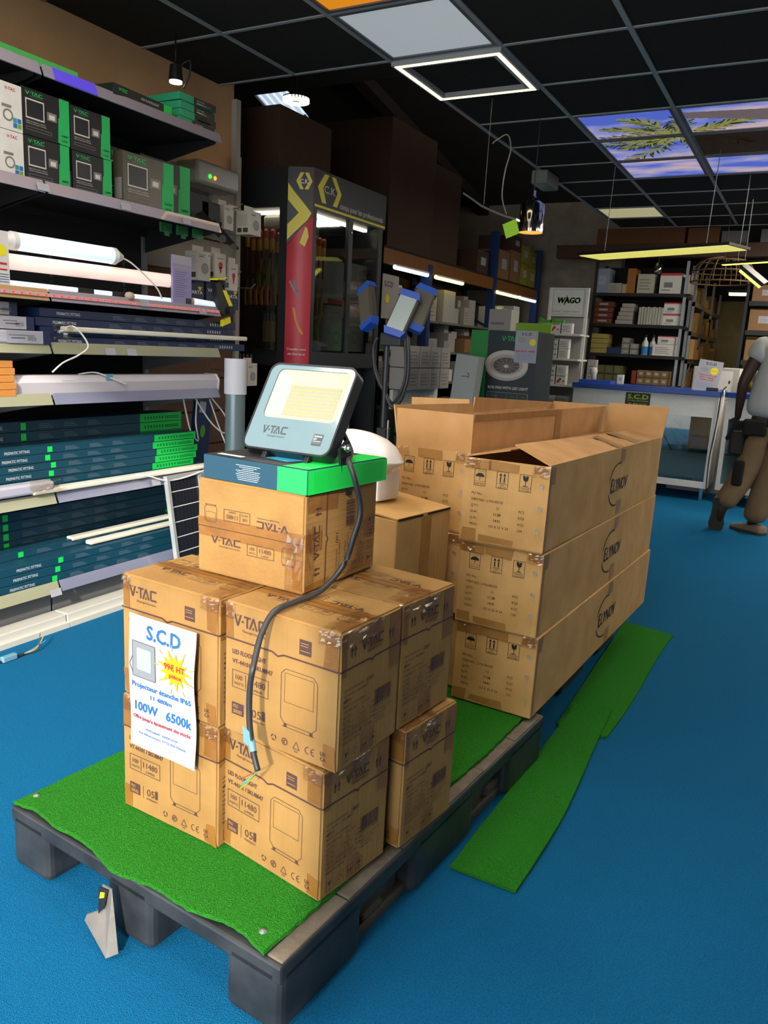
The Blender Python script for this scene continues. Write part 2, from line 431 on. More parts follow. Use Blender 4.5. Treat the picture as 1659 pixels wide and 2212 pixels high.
for ang, ln, cu in ((200, .6, -30), (150, .75, 25), (105, .85, 25), (235, .5, -25), (268, .55, -30), (300, .5, -20), (172, .5, 10), (20, .65, 20), (345, .6, -20), (60, .5, 10), (325, .9, 15), (128, .5, 20)):
    px, py = cx, cy; a = ang
    for k in range(18):
        st = ln / 18; nx, ny = px + st * math.cos(R(a)), py + st * math.sin(R(a))
        segs.append(((px, py), (nx, ny), .016, 2)); l = .13 * math.sin(math.pi * (k + 3) / 22)
        for sgn in (-1, -1, 1, 1):
            aa = a + sgn * fr.uniform(22, 55); l2 = l * fr.uniform(.6, 1)
            segs.append(((px, py), (px + l2 * math.cos(R(aa)), py + l2 * math.sin(R(aa))), .013, fr.choice((1, 1, 2))))
        px, py = nx, ny; a += cu / 18 * 2
for k in range(14):
    segs.append(((-.93 + k * .05, 5.2 + k * .012), (-.88 + k * .05, 5.2 + k * .012), .11 + k * .012, 3))
def clip(p, q, x0, y0, x1, y1):
    t0, t1 = 0.0, 1.0; dx, dy = q[0] - p[0], q[1] - p[1]
    for a, b in ((-dx, p[0] - x0), (dx, x1 - p[0]), (-dy, p[1] - y0), (dy, y1 - p[1])):
        if abs(a) < 1e-9:
            if b < 0: return None
            continue
        t = b / a
        if a < 0: t0 = max(t0, t)
        else: t1 = min(t1, t)
    return ((p[0] + dx * t0, p[1] + dy * t0), (p[0] + dx * t1, p[1] + dy * t1)) if t0 < t1 else None
names = {(1, 3): 'nearest sky panel of the left row with the highest palm frond', (1, 4): 'middle sky panel of the left row with the palm crown',
         (1, 5): 'farthest sky panel of the left row with two drooping frond tips', (2, 3): 'nearest sky panel of the right row with the palm trunk',
         (2, 4): 'dark unlit picture panel between two lit sky panels', (2, 5): 'farthest sky panel of the right row with frond tips'}
for (i, j), lab in names.items():
    t = panel_light(i, j, lab + ' on the ceiling', DKP if (i, j) == (2, 4) else SKYP)
    t['group'] = 'palm sky panels'
    x0, y0 = GX + .6 * i + .035, GY + .6 * j + .035; x1, y1 = x0 + .53, y0 + .53
    d = B()
    for p, q, wd, mi in segs:
        c = clip(p, q, x0, y0, x1, y1)
        if not c: continue
        (ax, ay), (bx, by) = c; l = math.hypot(bx - ax, by - ay) or 1
        nx, ny = -(by - ay) / l * wd / 2, (bx - ax) / l * wd / 2
        ox, oy = GX + .6 * i + .3, GY + .6 * j + .3
        z = .0072 - .0002 * mi
        q4 = [(min(max(X, x0), x1) - ox, min(max(Y, y0), y1) - oy, z) for X, Y in ((ax + nx, ay + ny), (ax - nx, ay - ny), (bx - nx, by - ny), (bx + nx, by + ny))]
        d.add(q4, [(3, 2, 1, 0)], mi - 1)
    if d.v: d.out('palm_print', [FROND, FROND2, TRUNK] if (i, j) != (2, 4) else [DKP, mat('dark_print2', '2a2014', .6, emit='3a2814', es=.3), DKP], t)

# ================================================================ PALLET AND MATS
PALM = mat('pallet_plastic', '1c1f22', 0.5, noise=0.2, col2='333537', nscale=9, bump=0.15, bscale=30)
def pallet(name, label, loc, rz, W=.815, Lg=1.235):
    t = thing(name, label, 'pallet', loc, rz, group='black plastic pallets')
    d = B(); d.box(0, 0, .112, W, Lg, .152, r=.006)
    d.out('deck', PALM, t)
    d = B()
    for k in range(6): d.box(W - .040 + .003 * (k % 2), .01 + k * .203, .149, W - .004, .01 + k * .203 + .199, .1555 + .0015 * (k % 2), r=.003)
    d.out('dusty_lip', mat('pallet_lip', '75695a', 0.85, noise=0.35, nscale=20, bump=.3, bscale=60), t)
    for iu, (a, b_) in enumerate(((0, .135), (W / 2 - .07, W / 2 + .07), (W - .135, W))):
        for c, d_ in ((0, .26), (Lg / 2 - .15, Lg / 2 + .15), (Lg - .26, Lg)):
            f = B(); f.box(a, c, 0.002, b_, d_, .145, r=.018, seg=3)
            f.out('foot', PALM, t)
    for a in (.02, W / 2 - .05, W - .12):
        r_ = B(); r_.box(a, .2, .003, a + .1, Lg - .2, .03, r=.006)
        for k in range(4): r_.box(a + .004, .3 + k * .2, .028, a + .096, .38 + k * .2, .045 + .012 * (k % 2), r=.008)
        for c in (.26, .785): r_.prism([(a + .07, c + .005, .03), (a + .07, c + .19, .03), (a + .07, c + .19, .108), (a + .07, c + .03, .10)], (.012, 0, 0))
        r_.out('runner', mat('pallet_dusty', '4a443d', 0.7, noise=0.35, nscale=12, bump=0.5, bscale=25), t)
    return t
pallet('plastic_pallet', 'scuffed black plastic pallet under the green grass mat, nearest the viewer', (-1.487, 1.032, 0), -4.5)
pallet('plastic_pallet', 'second black plastic pallet mostly hidden beneath the long cartons', (-1.47, 2.265, 0), -2.1, W=.80, Lg=1.2)
GRASS = mat('green_turf', '369428', 0.95, col2='26761e', nscale=320, bump=1.0, bscale=380, spec=0.12)
def wavy_mat(name, label, outline, h, group, edge=.006, amp=0.0):
    m = B(); m.prism([(x, y, 0) for x, y in outline], (0, 0, h))
    o = m.out(name, GRASS); return tag(o, label, 'grass mat', group)
c0 = Vector((-1.487, 1.032)); u = Vector((math.cos(R(-4.5)), math.sin(R(-4.5)))); v = Vector((-u.y, u.x))
rr = random.Random(2); ol = []
NE = 60
for k in range(NE + 1):
    s_ = k / NE; off = .012 + .010 * math.sin(s_ * 9) + .006 * math.sin(s_ * 23) + rr.uniform(-.002, .002)
    ol.append(c0 + u * (.012 + s_ * .763) + v * (off - .012))
for k in range(NE + 1):
    s_ = k / NE; off = .775 + .004 * math.sin(s_ * 11) + rr.uniform(-.002, .002)
    ol.append(c0 + u * (off + .008 * s_) + v * (.01 + s_ * 1.20))
ol += [c0 + u * .03 + v * 1.21]
for k in range(30): ol.append(c0 + u * (.018 + rr.uniform(-.003, .003)) + v * (1.18 - k * .04))
m = B(); z0 = .1575
nO = len(ol)
m.prism([(p.x, p.y, z0) for p in ol], (0, 0, .009))
o = m.out('grass_mat', GRASS); tag(o, 'bright green artificial grass mat covering the top of the near pallet', 'grass mat', 'green grass mats')
t = thing('document_pouch', 'dirty clear document pouch hanging from the middle foot of the near pallet', 'pouch', (-1.12, .975, .12))
B().prism([(-.008, .004, .008), (.022, .002, .010), (.058, -.018, -.108), (.040, -.034, -.116), (-.052, -.006, -.088), (-.048, -.004, -.075), (.004, .0, -.04)], (.002, -.003, 0)).out('sleeve', mat('pouch_film', '77716a', .3, noise=.2, nscale=20, bump=.3, bscale=20), t)
B().prism([(-.012, -.001, .004), (.016, -.003, .008), (.010, -.008, -.03), (-.010, -.006, -.055)], (.0, -.002, 0)).out('dark_label', BLACKP, t)
for k in range(2): B().prism([(-.004, -.0045, -.004 - .02 * k), (.008, -.0055, .0 - .02 * k), (.008, -.0065, -.010 - .02 * k), (-.006, -.0055, -.018 - .02 * k)], (0, -.002, 0)).out('yellow_mark', YELLOW, t)
# staples in the turf
for k, (x, y) in enumerate(((-1.452, 1.075), (-.745, 1.01))):
    s_ = B(); s_.lathe([(0, .004), (.005, .003), (.008, 0)], (x, y, .1667), 10); tag(s_.out('roofing_nail', GREYM), ('small nail holding the left corner of the grass mat', 'small nail holding the near right corner of the grass mat')[k], 'nail')
def strip_mat(label, edgeL, edgeR, zs):
    """turf strip lying on the floor: matching left and right edges, its height along the run"""
    vs = []; fs = []; n = len(zs)
    for (a, b_, z) in zip(edgeL, edgeR, zs):
        vs += [(a[0], a[1], z), (b_[0], b_[1], z), (a[0], a[1], z + .008), (b_[0], b_[1], z + .008)]
    for k in range(n - 1):
        a, b_ = 4 * k, 4 * k + 4
        fs += [(a, b_, b_ + 1, a + 1), (a + 2, a + 3, b_ + 3, b_ + 2), (a, a + 2, b_ + 2, b_), (a + 1, b_ + 1, b_ + 3, a + 3)]
    fs += [(0, 1, 3, 2), (4 * n - 4, 4 * n - 2, 4 * n - 1, 4 * n - 3)]
    b = B(); b.add(vs, fs); return tag(b.out('grass_mat', GRASS), label, 'grass mat', 'green grass mats')
n = 26; eL, eR, zz = [], [], []
for k in range(n):
    s_ = k / (n - 1); y = 1.572 + s_ * 1.05
    zz.append(.002 + .028 * max(0, (s_ - .9) / .1) ** 2 * 1.0 + .003 * (math.sin(s_ * 9) ** 2))
    eL.append((-.605 + .02 * s_, y)); eR.append((-.438 + .012 * math.sin(s_ * 5) - .006 * s_ + .0, y + .0))
strip_mat('green grass strip on the floor beside the near pallet, its far end lifted', eL, eR, zz)
eL, eR, zz = [], [], []
for k in range(n):
    s_ = k / (n - 1); y = 2.46 + s_ * 1.17
    zz.append(.001 + .0 * s_); eL.append((-.60 - .03 * s_, y + .06 * s_)); eR.append((-.432 + .034 * s_ + .006 * math.sin(s_ * 6), y))
strip_mat('darker green grass strip on the floor alongside the long cartons', eL, eR, zz)

# ================================================================ FLOODLIGHT CARTONS
VW, VD, VH = .287, .207, .278
def arrows(d, x, y, h, mi=0):
    for dx in (0, h * .5):
        d.rect(x + dx + h * .13, y, x + dx + h * .27, y + h * .62, mi); d.poly([(x + dx, y + h * .55), (x + dx + h * .4, y + h * .55), (x + dx + h * .2, y + h)], mi)
def lamp_icon(d, x0, y0, w, h, mi=0, t=.0011):
    r_ = w * .12
    d.line([(x0 + r_, y0), (x0 + w - r_, y0), (x0 + w, y0 + r_), (x0 + w, y0 + h - r_), (x0 + w - r_, y0 + h), (x0 + r_, y0 + h), (x0, y0 + h - r_), (x0, y0 + r_), (x0 + r_, y0)], t, mi)
    d.line([(x0 + w * .1, y0 + h * .4), (x0 + w * .9, y0 + h * .4), (x0 + w * .9, y0 + h * .93), (x0 + w * .1, y0 + h * .93), (x0 + w * .1, y0 + h * .4)], t * .7, mi)
    d.line([(x0 + w * .05, y0 - h * .06), (x0 + w * .95, y0 - h * .06)], t, mi); d.rect(x0 + w * .1, y0 - h * .06, x0 + w * .18, y0, mi); d.rect(x0 + w * .82, y0 - h * .06, x0 + w * .9, y0, mi)
def watt_box(d, x, y, w, h, mi=0):
    d.frame_rect(x, y, x + w, y + h, .0012, mi); d.rect(x + w * .37, y + h * .12, x + w * .375 + .0008, y + h * .88, mi)
    d.text('100', x + w * .19, y + h * .5, h * .28, mi, al='C'); d.text('WATTS', x + w * .19, y + h * .2, h * .15, mi, al='C')
    d.text('11480', x + w * .68, y + h * .42, h * .38, mi, al='C'); d.text('LUMENS', x + w * .68, y + h * .13, h * .15, mi, al='C')
def print_front(d):
    d.logo(.025, .232, .024, .083)
    d.line([(0, .202), (.125, .202), (.14, .196), (.155, .202), (VW, .202)], .0035)
    d.rect(.192, .215, .22, .245); d.rect(.1945, .222, .2175, .2235, 1, 1)
    for k in range(2): d.rect(.195, .232 + k * .005, .214, .2335 + k * .005, 1, 1)
    d.text('LED FLOODLIGHT', .022, .172, .0098, w=.088, bold=True); d.text('VT-44101 / SKU8847', .022, .152, .0095, w=.106, bold=True)
    watt_box(d, .022, .100, .096, .038)
    d.rect(.022, .042, .054, .068); d.text('PRO', .026, .057, .0075, 1, w=.014, k=1, bold=True); d.text('SERIES', .026, .046, .0075, 1, w=.024, k=1, bold=True)
    d.rect(.064, .040, .065, .070)
    d.text('05', .076, .050, .018, w=.024); d.rect(.102, .050, .110, .070); d.text('WARRANTY*', .074, .040, .0055, w=.036)
    lamp_icon(d, .150, .064, .088, .112)
    x = .128
    for a0 in (100, 220, 340): d.ring(x + .006, .026, .0055, .0025, a0=a0, a1=a0 + 85, n=6)
    d.ring(x + .034, .026, .0068, .0018); d.ring(x + .034, .026, .003, .002, a0=20, a1=300, n=10)
    d.line([(x + .055, .019), (x + .071, .019), (x + .063, .034), (x + .055, .019)], .0013); d.text('PAP', x + .063, .012, .004, al='C')
    d.ring(x + .092, .026, .007, .0016, a0=80, a1=280, n=10); d.ring(x + .106, .026, .007, .0016, a0=80, a1=280, n=10); d.rect(x + .100, .0252, x + .105, .0268)
    d.text('UK', x + .121, .027, .0085, w=.014, bold=True); d.text('CA', x + .121, .0165, .0085, w=.014, bold=True)
def print_side(d):
    arrows(d, .030, .222, .022); d.logo(.066, .226, .02, .072); arrows(d, .158, .222, .022)
    d.line([(0, .202), (.095, .202), (.104, .196), (.113, .202), (VD, .202)], .0035)
    lines = ['LED FLOODLIGHT', 'VT-44101 / SKU8847', '  6500K', 'BODY COLOUR:Black', 'ORDER NO.    VT-1571', 'QTY:          4        PCS', 'N.W.         4.64     KGS', 'G.W.         5.72     KGS', 'MEAS:  27.5X20X28.5   CM', 'CARTON #        OF 200', 'MADE IN CHINA']
    for k, s_ in enumerate(lines):
        d.text(s_, .014, .158 - k * .0106, .0054, w=.0044 * len(s_.strip()) + (.004 if s_[0] == ' ' else 0))
        if 4 < k < 9: d.rect(.014, .1555 - k * .0106, .10, .1559 - k * .0106)
    d.ring(.019, .1395, .003, .001, n=8); d.line([(.016, .14), (.0185, .137), (.024, .145)], .0012, 2)
    d.line([(.088, .156), (.091, .166)], .0015, 2); d.line([(.094, .156), (.096, .165)], .0015, 2); d.ring(.101, .161, .003, .0013, 2); d.line([(.108, .156), (.110, .166)], .0015, 2)
    d.text('18', .066, .0615, .008, 2, shear=.3)
    d.bars(.118, .095, .178, .128); d.text('3 800157 649421', .12, .0895, .0035, w=.055)
    for k, s_ in enumerate(('V-TAC West Europe Limited', 'Registered office:', 'Tower Business', 'Swatar, BKR 4013')): d.text(s_, .118, .080 - k * .0075, .0045, w=.0026 * len(s_))
    for k in range(4):
        x = .018 + .03 * k; d.frame_rect(x, .012, x + .022, .038, .0008)
        if k == 0: d.poly([(x + .005, .032), (x + .017, .032), (x + .0125, .024), (x + .0095, .024)]); d.rect(x + .0103, .016, x + .0117, .024); d.rect(x + .007, .0145, x + .015, .016)
        if k == 1: d.ring(x + .011, .026, .006, .0012)
        if k == 2: arrows(d, x + .004, .015, .016)
        if k == 3: d.poly([(x + .003, .026), (x + .011, .033), (x + .019, .026)]); d.rect(x + .0105, .016, x + .0115, .026)
def print_top(d):
    d.logo(.040, .070, .016, .082)
    watt_box(d, .140, .058, .072, .026); lamp_icon(d, .232, .056, .034, .036, t=.0009)
    d.flip = (VW, VD); d.logo(.040, .070, .016, .082); watt_box(d, .140, .058, .072, .026); lamp_icon(d, .232, .056, .034, .036, t=.0009); d.flip = None
def _crinkle(b, o, u, v, w, h, n=9, amp=.004, seed=1, mi=0, off=.002):
    """small piece of crumpled clear film lifted off a face"""
    rr = random.Random(seed); o, u, v = Vector(o), Vector(u), Vector(v); nn = u.cross(v)
    vs = []; fs = []
    for i in range(n + 1):
        for j in range(n + 1):
            e = (0 < i < n) and (0 < j < n)
            vs.append(tuple(o + u * (w * i / n + rr.uniform(-.3, .3) * w / n) + v * (h * j / n + rr.uniform(-.3, .3) * h / n) + nn * (off + (rr.random() * amp if e else rr.random() * amp * .3))))
    for i in range(n):
        for j in range(n): a = i * (n + 1) + j; fs.append((a, a + n + 1, a + n + 2, a + 1))
    b.add(vs, fs, mi)
class Strips:
    """parcel tape: every strip is a part of its own"""
    def __init__(s, t, m, rr): s.t, s.m, s.rr = t, m, rr; s.frame((0, 0, 0), (1, 0, 0), (0, 0, 1))
    def frame(s, o, u, v, off=.0007): s.a = (o, u, v, .0007)
    def patch(s, x0, y0, x1, y1):
        j = lambda: s.rr.uniform(-.004, .004)
        d = D(*s.a); d.poly([(max(x0 + j(), .0035), max(y0 + j(), .0035)), (x1 + j(), y0 + j()), (x1 + j(), y1 + j()), (x0 + j(), y1 + j())]); d.out('tape_strip', s.m, s.t)
    def rect(s, x0, y0, x1, y1): d = D(*s.a); d.rect(x0, y0, x1, y1); d.out('tape_strip', s.m, s.t)
    def add(s, v, f): d = B(); d.add(v, f); d.out('tape_strip', s.m, s.t)
    def out(s, *a): pass
def floodlight_carton(label, loc, rz, rot=None, seed=1, group='brown floodlight cartons'):
    t = thing('floodlight_carton', label, 'carton', loc, rz, group=group, rot=rot)
    rr = random.Random(seed)
    bm = bmesh.new(); bmesh.ops.create_cube(bm, size=1)
    bmesh.ops.scale(bm, vec=(VW, VD, VH), verts=bm.verts); bmesh.ops.translate(bm, vec=(VW / 2, VD / 2, VH / 2), verts=bm.verts)
    bmesh.ops.bevel(bm, geom=bm.edges[:], offset=.004, segments=3, affect='EDGES')
    bb = B(); bb.bm(bm); bb.sm = [False] * len(bb.f)
    bb.out('body', KRAFT, t)
    d = D(off=.0012); print_front(d); d.frame((VW, 0, 0), (0, 1, 0), (0, 0, 1), .0012); print_side(d)
    d.frame((0, 0, VH), (1, 0, 0), (0, 1, 0), .0012); print_top(d)
    d.line([(0, VD / 2), (VW, VD / 2)], .0012, 2)
    d.out('lettering', [INK, KRAFT, INKB], t)
    # tape: over the top seam, wrapped down the sides, and corner patches
    tp = Strips(t, TAPE, rr); patch = tp.patch
    patch(VW - .036, .205, VW - .004, .272); patch(.004, .206, .024, .272)
    patch(VW - .034, .005, VW - .004, .050)
    if rr.random() < .7: patch(.005, .006, .030, .060)
    tp.frame((VW, 0, 0), (0, 1, 0), (0, 0, 1), .0007); patch(.082, .006, .122, .056); patch(.084, .215, .128, .274); patch(.004, .19, .02, .272); patch(.165, .16, .203, .272)
    tp.frame((0, 0, VH), (1, 0, 0), (0, 1, 0), .0007); patch(.004, .082, VW - .004, .122); patch(VW - .03, .01, VW - .004, .07)
    def crinkle_patch(b, *a): w1 = B(); _crinkle(w1, *a); w1.out('clear_wrap', WRAP, t)
    wr = None
    crinkle_patch(wr, (VW - .05, 0, VH - .03), (1, 0, 0), (0, 0, 1), .05, .03, 7, .005, seed)
    crinkle_patch(wr, (VW, 0, VH - .034), (0, 1, 0), (0, 0, 1), .14, .034, 9, .006, seed + 5)
    crinkle_patch(wr, (VW - .045, 0, VH), (1, 0, 0), (0, 1, 0), .045, .12, 7, .006, seed + 7)
    crinkle_patch(wr, (0, 0, VH - .035), (1, 0, 0), (0, 0, 1), .03, .035, 5, .005, seed + 9)
    return t
c = floodlight_carton('lower left front carton on the grass mat, covered by the price poster above', (-1.258, 1.160, .167), -2.6, seed=1)
floodlight_carton('upper left front carton with the white price poster taped on its front', (-1.256, 1.163, .447), -3.4, seed=2)
floodlight_carton('lower right front carton, nearest the corner of the pallet, loose wires hanging over it', (-.982, 1.172, .167), -9.3, seed=3)
floodlight_carton('upper right front carton with the black cable hanging down its front', (-.962, 1.155, .447), -4.6, seed=4)
floodlight_carton('lower rear carton at the right, behind the nearest corner carton', (-.928, 1.398, .167), -8.5, seed=5)
floodlight_carton('upper rear carton at the right, torn clear wrap on its top corner', (-.945, 1.378, .447), -7.0, seed=6)
floodlight_carton('lower rear carton at the left, hidden behind the poster cartons', (-1.232, 1.380, .167), -3.5, seed=7)
floodlight_carton('upper rear carton at the left, only its taped top showing', (-1.238, 1.382, .447), -4.5, seed=8)
floodlight_carton('carton laid on its side on top of the stack, under the teal box', (-1.128, 1.548, .7285), 0, rot=(R(90), 0, R(-1.8)), seed=9)

# ================================================================ ON TOP OF THE STACK
t = thing('flat_carton', 'flat dark teal and bright green box under the lit floodlight', 'carton', (-1.131, 1.281, .9365), -4.5)
B().box(0, 0, 0, .288, .285, .050, r=.002).out('body', TEAL, t)
d = D(off=.0008)
d.rect(.003, .0, .210, .049, 1); d.rect(.210, .0, .286, .049, 0)
rr = random.Random(5)
for k in range(9):
    wl = rr.uniform(.03, .07); d.rect(.15 - wl / 2 - .02, .008 + k * .0038, .15 + wl / 2 - .02, .0088 + k * .0038, 2, 1)
d.frame((.288, 0, 0), (0, 1, 0), (0, 0, 1), .0008); d.rect(.0, .0, .284, .049, 0)
for k in range(46): d.rect(.02 + k * .0055, .004, .0215 + k * .0055, .046, 3, 1)
d.frame((0, 0, .05), (1, 0, 0), (0, 1, 0), .0008); d.rect(.002, .002, .286, .283, 4); d.rect(.22, .002, .286, .283, 0, 1)
d.poly([(.12, .06), (.19, .05), (.21, .09), (.14, .11)], 5, 1); d.rect(.02, .02, .09, .035, 2, 1); d.rect(.03, .2, .12, .24, 5, 1)
d.out('lettering', [GREEN, TEAL, WHITE, mat('green_rib', '0dbb47', 0.5), mat('charcoal_print', '2c2b2e', 0.4), mat('cyan_print', '3aa6c8', 0.5)], t)

LW, LH = .228, .212
lamp = thing('floodlight', 'lit LED floodlight with grey front leaning back on top of the stack', 'floodlight', (-1.072, 1.332, 1.004), rot=(R(58.6), 0, R(-1)))
def rrect(x0, y0, x1, y1, r, n=6):
    p = []
    for cx_, cy_, a in ((x1 - r, y0 + r, -90), (x1 - r, y1 - r, 0), (x0 + r, y1 - r, 90), (x0 + r, y0 + r, 180)):
        for k in range(n + 1): p.append((cx_ + r * math.cos(R(a + 90 * k / n)), cy_ + r * math.sin(R(a + 90 * k / n))))
    return p
b = B(); b.prism([(x, y, -.030) for x, y in rrect(0, 0, LW, LH, .022)], (0, 0, .008))
_o, _i = rrect(0, 0, LW, LH, .022), rrect(.004, .004, LW - .004, LH - .004, .019); _n = len(_o)
b.add([(x, y, -.022) for x, y in _o] + [(x, y, .0015) for x, y in _o] + [(x, y, .0015) for x, y in _i], [(i, (i + 1) % _n, _n + (i + 1) % _n, _n + i) for i in range(_n)] + [(_n + i, _n + (i + 1) % _n, 2 * _n + (i + 1) % _n, 2 * _n + i) for i in range(_n)])
for k in range(12): b.box(.03 + k * .0145, .02, -.045, .034 + k * .0145, LH - .02, -.029)
b.out('housing', mat('lamp_body', '23262a', 0.4, metal=0.4), lamp)
GFR = mat('lamp_glass_grey', '697d84', 0.12, coat=0.5)
def ringface(d, out, inn, mi=0, k=0):
    n = len(out)
    for i in range(n):
        j = (i + 1) % n; d.poly([out[i], out[j], inn[j], inn[i]], mi, k)
d = D((0, 0, 0), (1, 0, 0), (0, 1, 0), 0.0)
o_out = rrect(.003, .003, LW - .003, LH - .003, .020); o_in = rrect(.026, .078, LW - .014, LH - .014, .014)
ringface(d, o_out, o_in)
d.out('front_glass', GFR, lamp)
d = D((0, 0, 0), (1, 0, 0), (0, 1, 0), -.002)
o_in2 = [(x, y) for x, y in rrect(.026, .078, LW - .014, LH - .014, .014)]
bx = B(); n = len(o_in2)
inner = rrect(.056, .092, LW - .035, LH - .040, .004)
bx.add([(x, y, -.002) for x, y in o_in2] + [(x, y, -.020) for x, y in inner], [(i, (i + 1) % n, n + (i + 1) % n, n + i) for i in range(n)] + [tuple(range(n, 2 * n))])
bx.out('reflector', mat('lamp_reflector', '8e8e76', 0.4, emit='fff6c8', es=.42), lamp)
ld = D((0, 0, -.0195), (1, 0, 0), (0, 1, 0), .0)
ld.rect(.058, .094, LW - .037, LH - .042, 1)
for r_ in range(9):
    for k in range(17): ld.rect(.063 + k * .0075 + .0015 * (r_ % 2), .097 + r_ * .0085, .0665 + k * .0075 + .0015 * (r_ % 2), .1005 + r_ * .0085, 0, 2)
ld.out('led_array', [mat('led_yellow', 'a8a030', 0.4, emit='fff070', es=.62), mat('led_board', '6c6a60', 0.5, emit='f4ecd0', es=.35)], lamp)
pr_ = D((0, 0, 0), (1, 0, 0), (0, 1, 0), .0006)
pr_.logo(.040, .040, .018, .065); pr_.rect(.176, .024, .200, .050); pr_.rect(.178, .033, .198, .034, 1, 1); pr_.rect(.178, .029, .198, .0292, 1, 1)
pr_.text('SAMSUNG', .178, .043, .004, 1, w=.019, k=1); pr_.text('LED', .178, .037, .004, 1, w=.008, k=1)
pr_.out('lettering', [mat('lamp_print', '363f44', 0.4), WHITE], lamp)
br = B()
for x in (-.009, LW + .003):
    br.prism([(x, .055, -.03), (x, .030, -.018), (x, -.006, -.052), (x, -.034, -.110), (x, -.030, -.114), (x, .030, -.075), (x, .062, -.04)], (.006, 0, 0))
br.prism([(-.009, -.034, -.110), (LW + .009, -.034, -.110), (LW + .009, -.030, -.114), (-.009, -.030, -.114)], (0, .006, .0))
for x in (.055, .165): br.box(x, -.014, -.02, x + .012, .002, -.008, r=.002)
br.out('bracket', BLACKM, lamp)
bo = B(); bo.cyl((LW + .009, .04, -.03), (LW + .018, .04, -.03), .010, n=6); bo.cyl((LW + .016, .04, -.03), (LW + .024, .04, -.03), .006)
bo.cyl((-.018, .04, -.03), (-.009, .04, -.03), .010, n=6); bo.out('bolt', CHROME, lamp)
cb_ = B()
cb_.tube([(-.90, 1.455, 1.06), (-.862, 1.445, 1.012), (-.835, 1.40, .998), (-.810, 1.355, .998), (-.790, 1.345, .972), (-.780, 1.36, .90), (-.786, 1.345, .84), (-.800, 1.34, .79), (-.815, 1.31, .752), (-.822, 1.265, .736), (-.828, 1.20, .735), (-.834, 1.143, .730), (-.846, 1.122, .69), (-.857, 1.118, .64), (-.866, 1.115, .58), (-.862, 1.110, .51), (-.848, 1.105, .455), (-.832, 1.100, .420)], .006, n=10)
for k, co in enumerate(cb_.v):
    q = Vector(co) - Vector((0, 0, 1.23)); f = 1 - .055 * min(1, max(0, (.735 - co[2]) / .12)) if co[1] < 1.2 else 1
    cb_.v[k] = tuple(Vector((0, 0, 1.23)) + q * f)
cb = cb_.out('power_cable', CABLE)
tag(cb, 'thick black cable draped from the lit floodlight down the carton fronts', 'cable')
for k, (hx, pts) in enumerate((('4a8fd0', ((-.832, 1.100, .422), (-.842, 1.094, .405), (-.858, 1.088, .392))), ('e0c830', ((-.832, 1.1, .421), (-.846, 1.095, .398), (-.866, 1.09, .376))), ('3c9a58', ((-.831, 1.1, .422), (-.844, 1.09, .402), (-.862, 1.086, .382))), ('8a4a2a', ((-.832, 1.101, .422), (-.846, 1.096, .41), (-.864, 1.092, .398))))):
    B().tube([tuple(Vector((0, 0, 1.23)) + (Vector(p) - Vector((0, 0, 1.23))) * .945) for p in pts], .0012, n=6).out('wire', mat('wire_%d' % k, hx, 0.4), cb)
w_ = B(); w_.cyl((-.859, 1.109, .487), (-.848, 1.105, .455), .0066, n=12); w_.prism([(-.875, 1.105, .500), (-.855, 1.101, .494), (-.851, 1.101, .462), (-.872, 1.105, .466)], (0, .001, 0))
w_.v = [tuple(Vector((0, 0, 1.23)) + (Vector(p) - Vector((0, 0, 1.23))) * .945) for p in w_.v]
w_.out('cable_tag', mat('pale_blue_tag', '6c98ac', 0.4), cb)

# poster
pz = B(); NX, NY = 8, 16
PW, PHt = .198, .305
vs = []
def pwave(x, y): return .0022 * math.sin(y / PHt * 9 + x * 8) * (x / PW if x > .02 else 0) + .0012 * math.sin(x * 30) * (1 - y / PHt)
for j in range(NY + 1):
    for i in range(NX + 1): x, y = PW * i / NX, PHt * j / NY; vs.append((x + .002 * math.sin(j * .5), -pwave(x, y), y))
pz.add(vs, [(j * (NX + 1) + i, j * (NX + 1) + i + 1, (j + 1) * (NX + 1) + i + 1, (j + 1) * (NX + 1) + i) for j in range(NY) for i in range(NX)], 0, True)
pst = thing('price_poster', 'white paper poster S.C.D 99 euro offer taped to the upper left carton', 'poster', (-1.214, 1.141, .345), -3.5)
pz.out('sheet', PAPER, pst)
d = D((0, 0, 0), (1, 0, 0), (0, 0, 1), .0012)
d.text('S.C.D', .0555, .257, .034, 4, w=.103, bold=True, k=-1); d.text('S.C.D', .057, .258, .032, 0, w=.10, bold=True, k=0)
d.poly(rrect(.012, .165, .082, .245, .006), 3); d.poly(rrect(.026, .182, .070, .232, .003), 5, 1); d.line([(.012, .165), (.082, .165), (.082, .245), (.012, .245), (.012, .165)], .0014, 6, 1); d.line([(.012, .21), (.002, .19), (.012, .172)], .0016, 6, 1)
star = []
for k in range(26): a = 2 * math.pi * k / 26; r_ = (.052 if k % 4 == 0 else .044) if k % 2 == 0 else .027; star.append((.140 + r_ * math.cos(a), .207 + r_ * .9 * math.sin(a)))
d.poly(star, 2, 1)
for k in range(9):
    a = 2 * math.pi * k / 9 + .3; d.line([(.140 + .048 * math.cos(a), .207 + .044 * math.sin(a)), (.140 + .060 * math.cos(a), .207 + .056 * math.sin(a))], .002, 2, 1)
d.text('99€ HT', .140, .207, .014, 1, w=.060, al='C', bold=True, k=2); d.text('pièce', .142, .190, .0105, 1, w=.036, al='C', bold=True, k=2)
d.text('Projecteur étanche IP65', .009, .141, .0115, 0, w=.176, bold=True); d.text('11 480lm', .066, .122, .0095, 0, w=.062, bold=True)
d.text('100W   6500k', .018, .088, .021, 0, w=.168, bold=True)
d.text("Offre jusqu'a épuisement des stocks", .012, .068, .0085, 1, w=.172, bold=True)
